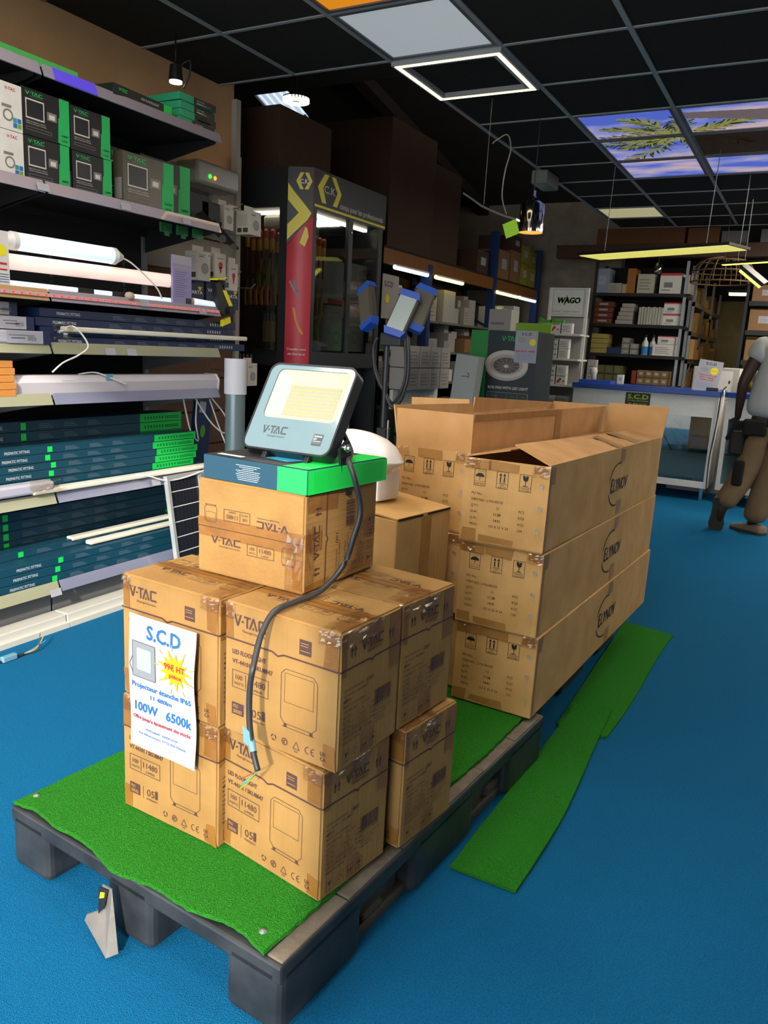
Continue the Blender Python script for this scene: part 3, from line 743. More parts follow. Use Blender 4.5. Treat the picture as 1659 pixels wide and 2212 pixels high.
d.text('0590268447  0690616744', .052, .046, .0055, 0, w=.095); d.text('Rue Alfred lumière, 97122 Baie Mahault', .030, .034, .0055, 0, w=.142)
d.v = [(x, y - pwave(x, z), z) for x, y, z in d.v]
d.out('lettering', [BLUEP, mat('poster_red', 'a01822', .6), mat('poster_yellow', 'c89c00', .6), mat('poster_grey', '7c8084', .6), mat('poster_gold', 'a89430', .6), mat('poster_pale', '989ca0', .6), mat('poster_dark', '44484c', .6)], pst)

# ================================================================ LONG CARTONS
EW, EH, EL = .262, .252, 1.5
def ship_icon(d, x, y, kind, mi=0):
    w, h = .036, .050; d.frame_rect(x, y, x + w, y + h, .0012, mi); d.rect(x, y + h * .26, x + w, y + h * .26 + .0008, mi)
    cx_ = x + w / 2; yb = y + h * .3
    if kind == 0:
        d.text('KEEP DRY', cx_, y + .004, .005, mi, w=w * .85, al='C')
        d.poly([(cx_ - .014, yb + .012)] + [(cx_ + .014 * math.cos(R(180 - k * 15)), yb + .012 + .011 * math.sin(R(180 - k * 15))) for k in range(13)], mi)
        d.line([(cx_, yb + .012), (cx_, yb + .003), (cx_ - .003, yb + .002)], .0012, mi)
        for k in range(5): d.line([(x + .012 + k * .004, yb + .026), (x + .014 + k * .004, yb + .030)], .0008, mi)
    if kind == 1:
        d.text('THIS', cx_, y + .0075, .004, mi, w=w * .36, al='C'); d.text('SIDE UP', cx_, y + .002, .004, mi, w=w * .7, al='C')
        for s_ in (-1, 1): d.rect(cx_ + s_ * .006 - .0018, yb + .004, cx_ + s_ * .006 + .0018, yb + .020, mi); d.poly([(cx_ + s_ * .006 - .0045, yb + .022), (cx_ + s_ * .006 + .0045, yb + .022), (cx_ + s_ * .006, yb + .031)], mi)
        d.rect(cx_ - .010, yb + .001, cx_ + .010, yb + .0022, mi)
    if kind == 2:
        d.text('FRAGILE', cx_, y + .0075, .004, mi, w=w * .7, al='C'); d.text('DO NOT DROP', cx_, y + .002, .004, mi, w=w * .8, al='C')
        d.poly([(cx_ - .009, yb + .031), (cx_ - .002, yb + .031), (cx_ + .001, yb + .025), (cx_ + .002, yb + .031), (cx_ + .009, yb + .031), (cx_ + .007, yb + .019), (cx_, yb + .014), (cx_ - .007, yb + .019)], mi)
        d.rect(cx_ - .0008, yb + .003, cx_ + .0008, yb + .015, mi); d.rect(cx_ - .007, yb + .001, cx_ + .007, yb + .003, mi)
def long_carton(label, loc, rz, item='LYN100103', opened=None, rx_=-1.0, yaw=0, seed=1, side=True):
    t = thing('long_carton', label, 'carton', loc, rot=(R(rx_), 0, R(rz)), group='long brown cartons')
    b = B()
    if opened:
        th = .005
        b.box(0, 0, 0, EW, EL, th); b.box(0, 0, 0, EW, th, EH); b.box(0, EL - th, 0, EW, EL, EH); b.box(0, th, 0, th, EL - th, EH); b.box(EW - th, th, 0, EW, EL - th, EH)
    else: b.box(0, 0, 0, EW, EL, EH, r=.003)
    b.out('body', KRAFT2, t)
    rr = random.Random(seed)
    d = D(off=.0012)
    for k in range(3): ship_icon(d, .034 + k * .070, .172, k)
    for k, (a, c_, e) in enumerate((('PO No.:', '', ''), ('ITEM NO.: ' + item, '', ''), ("Q'TY:", '12', 'PCS'), ('N.W.:', '11.28', 'KGS'), ('G.W.:', '14.91', 'KGS'), ('MEAS:', '153 X 25 X 24', 'CM'))):
        y = .146 - k * .0185; d.text(a, .030, y, .0078)
        if c_: d.text(c_, .115 if k < 5 else .122, y, .0078, al='C', bold=k in (3, 4))
        if e: d.text(e, .180, y, .0078, al='L')
    if side:
        d.frame((EW, 0, 0), (0, 1, 0), (0, 0, 1), .0012)
        d.text('LYNOV', .72, .098, .048, 0, w=.20, bold=True, k=0, shear=.2); d.line([(.695, .145), (.690, .100), (.715, .100)], .010, 0); d.line([(.690, .124), (.710, .124)], .007); d.line([(.690, .145), (.716, .145)], .007)
        d.ring(.775, .123, .115, .006, a0=75, a1=165, n=14, ry=.078); d.ring(.775, .123, .115, .006, a0=200, a1=275, n=10, ry=.078)
    d.out('lettering', [INKB], t)
    tp = Strips(t, TAPE2, rr); patch = tp.patch
    patch(.08, .22, .17, .249); patch(.006, .222, .08, .249) if not opened or item == 'LYN100103' else None
    patch(.06, .006, .17, .028); patch(.006, .006, .05, .04); patch(EW - .045, .225, EW - .004, .249)
    tp.frame((EW, 0, 0), (0, 1, 0), (0, 0, 1), .0007); patch(.004, .20, .05, .249); patch(.80, .006, .86, .06); patch(.79, .20, .85, .249); patch(.004, .006, .02, .249)
    tp.rect(.798, .0, .800, .25); tp.rect(.52, .0, .5215, .25)
    tp.out('tape', TAPE2, t)
    # torn punched tabs along the right edge of the end, and shiny film
    for z in (.06, .125, .19):
        wr = B(); wr.prism([(EW - .028, -.001, z), (EW - .016, -.001, z - .004), (EW - .013, -.008, z + .010), (EW - .024, -.010, z + .014)], (.0, -.001, .0), 0)
        wr.out('torn_tab', mat('torn_film', 'd8c8b0', 0.25, spec=.8), t)
    wr = None
    def crinkle_patch(b, *a): w1 = B(); _crinkle(w1, *a); w1.out('clear_wrap', WRAP, t)
    crinkle_patch(wr, (EW - .05, 0, EH - .035), (1, 0, 0), (0, 0, 1), .05, .035, 7, .006, seed); crinkle_patch(wr, (0, 0, EH - .03), (1, 0, 0), (0, 0, 1), .05, .03, 6, .005, seed + 3)
    return t
def flap(t, pts, th, name='flap'): b = B(); b.prism(pts, th); return b.out(name, KRAFT_IN, t)
L0 = (-.859, 2.121)
long_carton('bottom long carton of the three stacked nearest the aisle', (L0[0], L0[1], .170), -2.1, seed=1)
long_carton('middle long carton of the three stacked nearest the aisle', (L0[0] - .006, L0[1] - .003, .4235), -2.1, seed=2)
t = long_carton('top long carton of the aisle stack with its flaps tented open', (L0[0] - .009, L0[1] - .006, .677), -2.1, opened=True, seed=3)
flap(t, [(EW, .0, EH), (EW, EL, EH), (EW / 2 + .006, EL - .12, EH + .022), (EW / 2 + .008, .03, EH + .045)], (0, 0, .004))
flap(t, [(0, 0, EH), (EW / 2 - .004, .03, EH + .028), (EW / 2 - .006, EL - .1, EH + .012), (0, EL, EH)], (0, 0, .004))
flap(t, [(.0, EL, EH), (EW, EL, EH), (EW + .004, EL + .035, EH + .135), (.004, EL + .035, EH + .135)], (0, .005, 0))
tp = Strips(t, TAPE2, random)
tp.add([(EW - .004, .75, EH + .0062), (EW - .004, .83, EH + .0062), (EW / 2 + .03, .81, EH + .036), (EW / 2 + .03, .74, EH + .036)], [(0, 1, 2, 3)])
tp.add([(EW - .012, 1.02, EH + .0075), (EW - .012, 1.14, EH + .0075), (EW / 2 + .01, 1.12, EH + .036), (EW / 2 + .01, 1.0, EH + .036)], [(0, 1, 2, 3)])
tp.out('tape', TAPE2, t)
M0 = (-1.144, 2.20)
long_carton('bottom long carton of the inner stack, mostly hidden', (M0[0], M0[1], .170), -2.1, seed=4, side=False)
long_carton('middle long carton of the inner stack, seen in the gap behind the aisle stack', (M0[0], M0[1] - .02, .4235), -2.1, seed=5, side=False)
t = long_carton('open topped long carton of the inner stack with all flaps standing up', (M0[0], M0[1], .677), -2.1, item='LYN100102', opened=True, seed=6)
flap(t, [(.0, 0, EH), (EW, 0, EH), (EW + .004, -.010, EH + .118), (.002, -.012, EH + .118)], (0, .005, 0))
flap(t, [(EW - .006, 0.006, EH), (EW - .006, EL, EH), (EW - .004, EL - .01, EH + .115), (EW - .004, .006, EH + .118)], (.005, 0, 0))
flap(t, [(0, 0.006, EH), (0, EL, EH), (-.012, EL, EH + .112), (-.022, .006, EH + .125)], (.005, 0, 0))
flap(t, [(0, EL, EH), (EW, EL, EH), (EW, EL + .02, EH + .118), (0, EL + .02, EH + .118)], (0, .005, 0))
tp = Strips(t, TAPE2, random); tp.add([(EW + .0012, .77, EH + .0), (EW + .0012, .84, EH), (EW + .0022, .84, EH + .115), (EW + .0022, .77, EH + .116)], [(0, 1, 2, 3)])
tp.add([(EW + .0022, .01, EH + .095), (EW + .0022, .8, EH + .093), (EW + .0025, .8, EH + .115), (EW + .0025, .01, EH + .117)], [(0, 1, 2, 3)]); tp.out('tape', TAPE2, t)
t = long_carton('farthest open long carton, only its raised flaps showing behind the others', (-1.392, 2.80, .677), -2.1, opened=True, seed=7, side=False)
flap(t, [(.0, 0, EH), (EW - .01, 0, EH), (EW - .012, -.010, EH + .125), (.0, -.012, EH + .115)], (0, .005, 0))
flap(t, [(EW - .01, 0.006, EH), (EW - .01, 1.0, EH), (EW, 1.0, EH + .10), (EW, .006, EH + .135)], (.005, 0, 0))
long_carton('bottom long carton under the farthest open one', (-1.392, 2.80, .170), -2.1, seed=8, side=False)
long_carton('middle long carton under the farthest open one', (-1.392, 2.80, .4235), -2.1, seed=9, side=False)

# plain brown carton, white box and oval lamp
t = thing('plain_carton', 'plain brown carton with a partly lifted top flap behind the floodlight cartons', 'carton', (-1.345, 1.902, .167), -8.5)
B().box(0, 0, 0, .41, .272, .604, r=.004).out('body', KRAFT2, t)
b = B(); b.prism([(.410, .0, .604), (.410, .272, .604), (.20, .272, .622), (.20, .0, .618)], (0, 0, .004)); b.prism([(.0, .0, .604), (.19, .0, .612), (.19, .272, .612), (0, .272, .604)], (0, 0, .004)); b.out('flap', KRAFT2, t)
tp = Strips(t, TAPE2, random); tp.frame((.41, 0, 0), (0, 1, 0), (0, 0, 1)); tp.rect(.12, .30, .17, .600); tp.rect(.13, .004, .165, .14); tp.out('tape', TAPE2, t)
g = B(); g.prism([(.409, .008, .600), (.409, .125, .600), (.409, .125, .6055), (.409, .008, .6065)], (.0022, 0, 0)); g.prism([(.409, .15, .600), (.409, .268, .600), (.409, .268, .6065), (.409, .15, .6055)], (.0022, 0, 0)); g.out('gap', mat('gap_shade', '241a10', .9), t)  # solid dark strips standing in for the shade under the lifted flap
t = thing('white_box', 'small glossy white box on the plain brown carton', 'box', (-1.30, 1.985, .793), -12)
B().box(0, 0, 0, .25, .10, .090, r=.006).out('body', mat('white_gloss_card', 'e8e8ea', 0.35), t)
d = D(off=.001); d.rect(.15, .055, .215, .078, 1); d.text('STAR', .17, .070, .006, 0); d.text('EN MOTEUR', .165, .060, .005, 0, w=.04)
d.out('label', [mat('pen_blue', '3a4a9a', .6), PAPER], t)
t = thing('bulkhead_lamp', 'oval white wall lamp lying on the white box behind the lit floodlight', 'lamp', (-1.150, 1.985, .885), rot=(R(0), R(6), R(-10)))
def oval(prof, n=36):
    b = B(); vs = []; fs = []
    for a, z in prof:
        for i in range(n): th = 2 * math.pi * i / n; vs.append((a * math.cos(th) * 1.0, a * math.sin(th) * .55, z))
    for k in range(len(prof) - 1):
        for i in range(n): fs.append((k * n + i, k * n + (i + 1) % n, (k + 1) * n + (i + 1) % n, (k + 1) * n + i))
    b.add(vs, fs, 0, True); return b
oval([(0.0001, 0), (.11, 0), (.115, .012), (.148, .034), (.15, .040), (.146, .044)]).out('base', mat('cream_plastic', 'e4e0cf', 0.35), t)
dm = oval([(.146, .043), (.138, .056), (.118, .076), (.09, .090), (.05, .099), (.0001, .102)]); dm.out('diffuser', mat('ribbed_diffuser', 'e6dcd6', 0.3, bump=.15, bscale=90), t)

# ================================================================ LEFT WALL DISPLAY SHELVING
SHELFG = mat('shelf_grey', '7d7f80', 0.45, metal=0.2)
SHELFD = mat('shelf_black', '101114', 0.7)
STRIP_LILAC = mat('price_strip_clear', '9d94a0', 0.22, coat=.5)
STRIP_OLIVE = mat('price_strip_olive', '9a9a80', 0.22, coat=.5)
STRIP_STEEL = mat('price_strip_steel', '7c7f96', 0.22, coat=.5)
LZ = [2.150, 1.740, 1.340, 1.137, .935, .530, .148]
LIPC = {0: [STRIP_LILAC] * 7, 1: [STRIP_LILAC, STRIP_LILAC, STRIP_LILAC, STRIP_OLIVE, STRIP_STEEL, STRIP_STEEL, STRIP_STEEL]}
def bay(label, y0, y1, lips):
    t = thing('display_shelving', label, 'shelving', (-2.67, y0, 0), group='wall shelving bays')
    Lb = y1 - y0
    B().box(-.53, .004, .16, -.515, Lb - .004, 2.2).out('back_panel', mat('shelf_back_black', '0d0d0f', .8), t)
    for y in (.0, Lb - .03): B().box(-.55, y, .02, -.50, y + .03, 2.36).out('upright', SHELFG, t)
    for k, z in enumerate(LZ):
        s = B(); s.box(-.51, .006, z + .020, -.018, Lb - .006, z + .036); s.box(-.51, .006, z - .01, -.49, Lb - .006, z + .02)
        for y in (.01, Lb - .016): s.prism([(-.51, y, z + .02), (-.03, y, z + .02), (-.03, y, z + .0), (-.51, y, z - .09)], (0, .004, 0))
        sh = s.out('shelf', SHELFD if k < 3 else SHELFG, t)
        l = B(); l.prism([(-.018, .004, z + .046), (-.014, .004, z + .046), (.004, .004, z + .002), (0, .004, z + .0)], (0, Lb - .008, 0))
        l.out('price_strip', lips[k], sh)
    b = B(); b.box(-.50, .004, .0, -.06, Lb - .004, .146); b.out('plinth', mat('plinth_grey', '5d6062', .5), t)
    k = B(); k.box(-.05, 0, .0, 0.03, Lb, .055, r=.004); k.box(.03, 0, .0, .05, Lb, .022); k.out('kick_rail', mat('kick_white', 'c6c4ba', .45), t)
    return t
bay('nearer wall shelving bay at the left edge with olive price strips', 1.14, 2.136, [STRIP_LILAC, STRIP_LILAC, mat('price_strip_sand', 'b89468', .3), STRIP_OLIVE, STRIP_OLIVE, STRIP_OLIVE, STRIP_OLIVE])
bay('wall shelving bay beside the slatted panel with lilac grey price strips', 2.140, 3.15, LIPC[1])
# slatted end panel
sp = thing('slat_panel', 'slatted wall panel with wire hooks, pale above and brown below', 'wall panel', (-3.245, 3.16, 0))
for k, (z0, z1) in enumerate([(2.0 - .2 * i, 2.19 - .2 * i) for i in range(10)]):
    B().box(0, 0, z0, .025, .77, z1).out('board', mat('slat_pale', 'a89e90', .6) if z0 > 1.55 else mat('slat_brown', '6e4c36', .7, noise=.15), sp)
B().box(0, .752, .02, .045, .79, 2.3).out('edge_post', mat('pale_trim', 'b9b2a4', 0.6), sp)
hk = None
for y, z in ((.32, 1.97), (.55, 1.97), (.66, 1.88), (.40, 1.62), (.55, 1.60), (.68, 1.54), (.3, 1.2), (.55, 1.05)):
    b = B(); b.tube([(0.02, y, z), (.22, y, z - .005), (.25, y, z + .02)], .003, n=6, sub=0); b.out('hook', GREYM, sp)
WH = mat('small_white_box', 'cfc9be', .6)
def hang_box(label, loc, w=.06, d_=.07, h=.11, mk=1, rz=0, grp='small boxes on the slatted panel hooks', m=WH, name='hanging_box'):
    t = thing(name, label, 'box', loc, rz, group=grp)
    B().box(0, 0, 0, d_, w, h, r=.001).out('body', m, t)
    B().box(d_ / 2 - .001, .008, h, d_ / 2 + .001, w - .008, h + .03).out('hang_tab', m, t)
    d = D((d_, 0, 0), (0, 1, 0), (0, 0, 1), .0008)
    if mk == 1: d.disc(w * .55, h * .42, w * .26, 0); d.ring(w * .55, h * .42, w * .26, .003, 1, 1); d.rect(w * .1, h * .80, w * .5, h * .83, 1); d.rect(w * .1, h * .86, w * .6, h * .88, 1); d.disc(w * .86, h * .88, .004, 1)
    if mk == 2: d.disc(w * .5, h * .55, w * .2, 2); d.poly([(w * .36, h * .48), (w * .64, h * .48), (w * .55, h * .25), (w * .45, h * .25)], 2); d.rect(w * .2, h * .78, w * .75, h * .81, 1)
    if mk == 3: d.text('VARTA', w * .08, h * .5, h * .14, 3, w=w * .84, bold=True); d.poly([(w * .6, h * .8), (w * .9, h * .8), (w * .75, h * .62)], 4)
    d.frame((0, 0, 0), (1, 0, 0), (0, 0, 1), .0008); d.rect(d_ * .1, h * .1, d_ * .4, h * .28, 5); d.rect(d_ * .5, h * .1, d_ * .85, h * .28, 5)
    for k in range(6): d.rect(d_ * .1, h * (.4 + .08 * k), d_ * .8, h * (.42 + .08 * k), 6)
    d.out('lettering', [GREYC, mat('print_grey', '6e6e6e', .6), REDC, WHITE, YELLOW, mat('print_dark', '4a4038', .6), mat('print_pale', '9a958c', .6)], t); return t
hang_box('white light fitting box hanging outermost from the upper hook of the slatted panel', (-3.03, 3.70, 1.82), .10, .10, .13)
hang_box('white box hanging behind the outermost one on the upper hook', (-3.14, 3.70, 1.83), .10, .09, .13)
hang_box('white box on the middle upper hook of the slatted panel', (-3.10, 3.56, 1.83), .08, .10, .13)
hang_box('white box hanging above a coloured bulb pack', (-3.03, 3.44, 1.55), .09, .07, .14, mk=2)
hang_box('frosted white round box beside the purple display card', (-3.03, 3.28, 1.53), .10, .09, .15)
hang_box('bulb pack with a red bulb picture on the slatted panel', (-2.99, 3.56, 1.50), .075, .03, .15, mk=2)
hang_box('white socket box low beside the grey tube', (-2.98, 3.66, .97), .09, .08, .13)
for k in range(3): hang_box('dark blue battery pack, %s from the left on the brown slats' % ORD[k], (-3.06, 3.30 + k * .15, 1.40 + .02 * (k % 2)), .13, .03, .13, mk=3, m=NAVY, grp='battery packs on the brown slats', name='battery_pack')
for k in range(2):
    t = thing('wall_lamp', ('black adjustable floodlight head on the upper slats', 'black spotlight bracket leaning at the shelf end')[k], 'lamp', (-2.95, 3.28 + .09 * k, 1.83 - .03 * k), 0)
    b = B(); b.box(-.06, -.05, -.0, .0, .10, .14, r=.006); b.out('housing', BLACKM, t)
    b = B(); b.prism([(0.002, -.0, .02), (.14, .04, -.10), (.16, .06, -.10), (.02, .03, .04)], (0, 0, .012)); b.out('bracket', BLACKM, t)
    b = B(); b.cyl((.14, .04, -.09), (.16, .02, -.09), .018, n=12); b.out('knob', CHROME, t)
# emergency light above
t = thing('emergency_light', 'grey emergency light box with green and orange indicator lamps on the slatted panel', 'emergency light', (-3.195, 3.38, 2.04), 0)
B().box(0, 0, 0, .16, .36, .125, r=.02, seg=4).out('body', mat('clear_grey_plastic', '8b8a80', .25, coat=.4), t)
d = B(); d.cyl((.161, .10, .05), (.165, .10, .05), .010, n=14); d.out('green_lamp', mat('green_led', '20e030', .4, emit='20ff30', es=4), t)
d = B(); d.cyl((.161, .14, .048), (.165, .14, .048), .010, n=14); d.out('orange_lamp', mat('orange_led', 'ff7010', .4, emit='ff7010', es=4), t)
# spotlight above the shelf
t = thing('hanging_spotlight', 'small lit spotlight hanging from the ceiling above the green boxes', 'spotlight', (-2.92, 3.10, 2.41))
b = B(); b.cyl((0, 0, .03), (0, 0, .10), .035, .028); b.out('housing', BLACKM, t); b = B(); b.tube([(0, 0, .10), (0, 0, .24)], .004, sub=0); b.tube([(.02, 0, .09), (.07, .02, .12), (.06, .03, .06), (.03, .02, .0)], .004); b.out('stem', BLACKM, t)
B().cyl((0, 0, .022), (0, 0, .03), .030).out('bulb', mat('spot_bulb', 'fff0c0', .4, emit='fff0c0', es=12), t)

SX = -2.70
# --- shelf tops: z + .036
# top shelf goods
t = thing('flat_carton', 'flat black box overhanging the top wall shelf', 'carton', (-2.98, 2.47, 2.188), 3)
B().box(0, 0, 0, .30, .36, .045, r=.002).out('body', DARKC, t)
d = D((.30, 0, 0), (0, 1, 0), (0, 0, 1)); d.logo(.03, .022, .012, .05, 0, tag=False); d.rect(.30, .0, .355, .044, 1); d.text('LED FLOODLIGHT', .16, .022, .010, 2); d.out('lettering', [GREEN, GREEN, WHITE], t)
for k in range(4):
    t = thing('flat_carton', 'flat green ended box, %s from the top of the small stack under the spotlight' % ORD[3 - k], 'carton', (-2.99, 2.90 + .01 * (k % 2), 2.1865 + k * .034), -2 + 2 * (k % 3), group='flat green boxes on the top shelf')
    B().box(0, 0, 0, .28, .24, .032, r=.0015).out('body', mat('green_soft', '2fa878', .5), t)
    d = D((.28, 0, 0), (0, 1, 0), (0, 0, 1)); d.rect(.09, .0, .238, .031, 0); d.text('LED PANEL', .11, .016, .008, 1); d.rect(.11, .006, .20, .011, 1)
    d.out('lettering', [DARKC, WHITE], t)
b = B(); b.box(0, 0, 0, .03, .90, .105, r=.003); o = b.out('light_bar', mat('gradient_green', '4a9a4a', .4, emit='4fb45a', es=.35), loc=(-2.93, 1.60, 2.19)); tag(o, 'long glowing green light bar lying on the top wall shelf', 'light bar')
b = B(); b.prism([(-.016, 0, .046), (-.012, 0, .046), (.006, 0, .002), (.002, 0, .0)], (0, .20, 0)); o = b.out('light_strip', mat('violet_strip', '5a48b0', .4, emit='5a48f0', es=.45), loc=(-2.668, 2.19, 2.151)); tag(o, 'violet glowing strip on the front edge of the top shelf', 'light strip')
# solar floodlight boxes on shelf 2
def solar_box(label, y, z, w, h, x=-2.72, m=DARKC, num='580', wt='12W', depth=.08):
    t = thing('solar_floodlight_box', label, 'box', (x - depth, y, z), 0, group='solar floodlight boxes on the second shelf')
    B().box(0, 0, 0, depth, w, h, r=.001).out('body', m, t)
    d = D((depth, 0, 0), (0, 1, 0), (0, 0, 1))
    d.rect(w * .78, 0, w - .001, h, 0); d.poly([(w * .74, h * .02), (w * .78, h * .02), (w * .78, h * .58), (w * .755, h * .55)], 0)
    d.logo(w * .08, h * .86, h * .075, w * .36, 0); d.frame_rect(w * .08, h * .36, w * .46, h * .78, .005, 1)
    d.rect(w * .10, h * .39, w * .44, h * .75, 2)
    for k in range(5): d.rect(w * .10, h * (.44 + .065 * k), w * .44, h * (.442 + .065 * k), 3, 1)
    d.rect(w * .52, h * .44, w * .72, h * .62, 4); d.rect(w * .56, h * .47, w * .68, h * .57, 1, 1)
    d.text('LED FLOOD LIGHT', w * .08, h * .29, h * .026, 1, w=w * .40); d.text('WITH SOLAR PANEL', w * .08, h * .245, h * .026, 1, w=w * .42)
    d.frame_rect(w * .08, h * .12, w * .6, h * .19, .0015, 4)
    d.text(num, w * .885, h * .17, h * .05, 5, w=w * .15, al='C', bold=True); d.text(wt, w * .885, h * .06, h * .05, 5, w=w * .14, al='C', bold=True)
    d.frame((0, 0, 0), (1, 0, 0), (0, 0, 1)); d.rect(.01, h * .1, depth - .01, h * .5, 4)
    d.out('lettering', [mat('mint_green', '1fae5c', .5), mat('print_white', 'cfcac4', .5), mat('solar_black', '1d1f26', .3), mat('solar_line', '40434a', .4), mat('print_mid', '7a7874', .5), DARKC], t)
    return t
zs = 1.776
solar_box('solar floodlight box at the left of the second shelf, lower one', 2.085, zs, .205, .165); solar_box('solar floodlight box at the left of the second shelf, upper one', 2.08, zs + .167, .215, .165)
solar_box('solar floodlight box in the middle of the second shelf, lower one', 2.305, zs, .20, .16); solar_box('solar floodlight box in the middle of the second shelf, upper one', 2.30, zs + .162, .20, .165)
solar_box('larger solar floodlight box with a pale reflection in its colour, number 1650', 2.55, zs, .30, .215, x=-2.70, m=mat('reflection_card', '4c463a', .3), num='1650', wt='20W', depth=.06)  # paler body colour stands in for the reflection on this dark box
solar_box('larger solar floodlight box with the number 2450 behind the 1650 one', 2.72, zs, .32, .245, x=-2.775, num='2450', wt='35W', depth=.06)
solar_box('dark solar floodlight box at the back of the second shelf', 2.56, zs, .34, .26, x=-2.86, num='2450', wt='35W', depth=.06)
for k in range(2):
    t = thing('garden_light_box', ('lower', 'upper')[k] + ' white boxed outdoor light at the left edge of the second shelf', 'box', (-2.80, 1.90, zs + k * .162), 0, group='white outdoor light boxes')
    B().box(0, 0, 0, .09, .175, .16, r=.001).out('body', WCARD, t)
    d = D((.09, 0, 0), (0, 1, 0), (0, 0, 1)); d.text('V-TAC', .105, .135, .011, 0, bold=True); d.ring(.115, .05, .018, .006, 1); d.rect(.09, .075, .13, .085, 1)
    for a in range(4): d.rect(.135 + .018 * (a % 2), .012 + .018 * (a // 2), .151 + .018 * (a % 2), .028 + .018 * (a // 2), 2 + a % 3)
    d.out('lettering', [REDC, mat('print_mid', '7a7874', .5), mat('sq_blue', '2a6ab0', .5), mat('sq_green', '6aa030', .5), mat('sq_teal', '2a90a0', .5)], t)
# tubes on shelf 3
def tube_lamp(label, p, q, r, em, es, capm=WHITE, wire=None, col='e8f0f8'):
    p, q = Vector(p), Vector(q); a = (q - p).normalized()
    t = thing('tube_light', label, 'tube light', p)
    B().cyl((0, 0, 0), q - p, r, n=24).out('tube', mat('tube_' + em + str(es), col, .3, emit=em, es=es), t)
    for c, s in ((Vector((0, 0, 0)), -1), (q - p, 1)):
        B().cyl(c, c + a * s * .02, r * 1.04, n=24).cyl(c + a * s * .02, c + a * s * .06, r * 1.0, r * .35, n=24).out('end_cap', capm, t)
    if wire: B().tube([Vector(w) - p for w in wire], .0035).out('cord', WCABLE, t)
    return t
tube_lamp('short bright white tube light on the third wall shelf', (-2.76, 2.06, 1.556), (-2.72, 2.49, 1.555), .034, 'c8e0fa', .8, wire=((-2.72, 2.55, 1.555), (-2.70, 2.60, 1.53), (-2.69, 2.72, 1.45), (-2.69, 2.76, 1.40)))
tube_lamp('long pinkish lit tube light below the short white one', (-2.77, 1.70, 1.475), (-2.73, 2.84, 1.485), .030, 'f4d0c0', .75, wire=((-2.73, 2.9, 1.485), (-2.70, 2.93, 1.46), (-2.69, 2.93, 1.40)), col='f0dcd4')
for k, (y, lab) in enumerate(((2.30, 'left'), (2.70, 'right'))):
    t = thing('tube_stand', 'black wire stand carrying the %s ends of the lit tubes' % lab, 'stand', (-2.78, y, 1.376))
    B().box(-.10, 0, 0, .02, .015, .004).box(-.10, 0, 0, -.094, .015, .18).box(-.10, 0, .065, .03, .015, .068).box(-.10, 0, .140, .05, .015, .143).out('stand', BLACKM, t)
t = thing('light_batten', 'thin bright white linear light along the front of the third shelf', 'batten light', (-2.715, 1.80, 1.388))
b = B(); b.box(-.02, 0, -.012, .012, 1.06, .0, r=.002); b.out('base', WHITE, t); B().box(-.018, 0, .0, .012, 1.06, .018, r=.006).out('diffuser', mat('cool_diffuser', 'dce8ff', .3, emit='d8e8ff', es=.8), t)
for k in range(2): B().box(-.022, .50 + k * .18, -.013, .014, .58 + k * .19, .0195).out('sleeve', BLACKP, t)
b = B(); b.lathe([(.0, .0), (.018, .004), (.022, .016), (.016, .03), (.0, .034)], (.03, .76, -.01), 16); b.out('round_knob', mat('beige_knob', 'b4a48c', .5), t)
tube_lamp('small tube light with a beige cap at the right end of the third shelf', (-2.71, 2.98, 1.40), (-2.71, 3.17, 1.392), .019, 'd8e8ff', .7, capm=mat('beige_knob', 'b4a48c', .5))
# LED strip on the lip of shelf 3
t = thing('red_light_strip', 'strip of small red lights along the third shelf edge', 'light strip', (-2.664, 1.55, 1.360))
B().prism([(-.004, 0, -.004), (.0, 0, -.004), (-.004, 0, .010), (-.008, 0, .010)], (0, 1.585, 0)).out('tape', mat('strip_base', 'b8a0a4', .4), t)
for k in range(44):
    B().box(-.003, .02 + k * .036, -.001, .0015, .028 + k * .036, .006).out('diode', mat('red_led', 'ff4038', .4, emit='ff2018', es=2.2), t)
# display cards
t = thing('display_card', 'purple instruction card standing on the third shelf', 'card', (-2.700, 2.83, 1.377), 0); B().box(0, 0, 0, .012, .125, .225).out('card', mat('lilac_card', '8f88b4', .3, coat=.5), t)
d = D((.012, 0, 0), (0, 1, 0), (0, 0, 1)); d.rect(.0, .185, .125, .225, 0); d.rect(.0, .165, .125, .170, 3)
for k in range(12): d.rect(.015, .150 - k * .010, .095 - .01 * (k % 3), .152 - k * .010, 1)
d.rect(.085, 0, .124, .035, 2); d.out('lettering', [mat('clear_top', 'a4a0aa', .2), mat('violet_ink', '5a4a8a', .5), DARKC, mat('gold_line', 'b49a60', .5)], t)
t = thing('offer_card', 'white offer card with a yellow burst at the left edge of the third shelf', 'card', (-2.69, 1.86, 1.377), 0); B().box(0, 0, 0, .004, .115, .20).out('card', WCARD, t)
d = D((.004, 0, 0), (0, 1, 0), (0, 0, 1)); d.disc(.085, .13, .022, 0, n=9); d.rect(.06, .08, .105, .088, 1); d.rect(.05, .06, .105, .066, 1)
for k in range(4): d.rect(.05, .045 - k * .009, .11, .0475 - k * .009, 2)
d.out('lettering', [YELLOW, REDC, BLUEP], t)
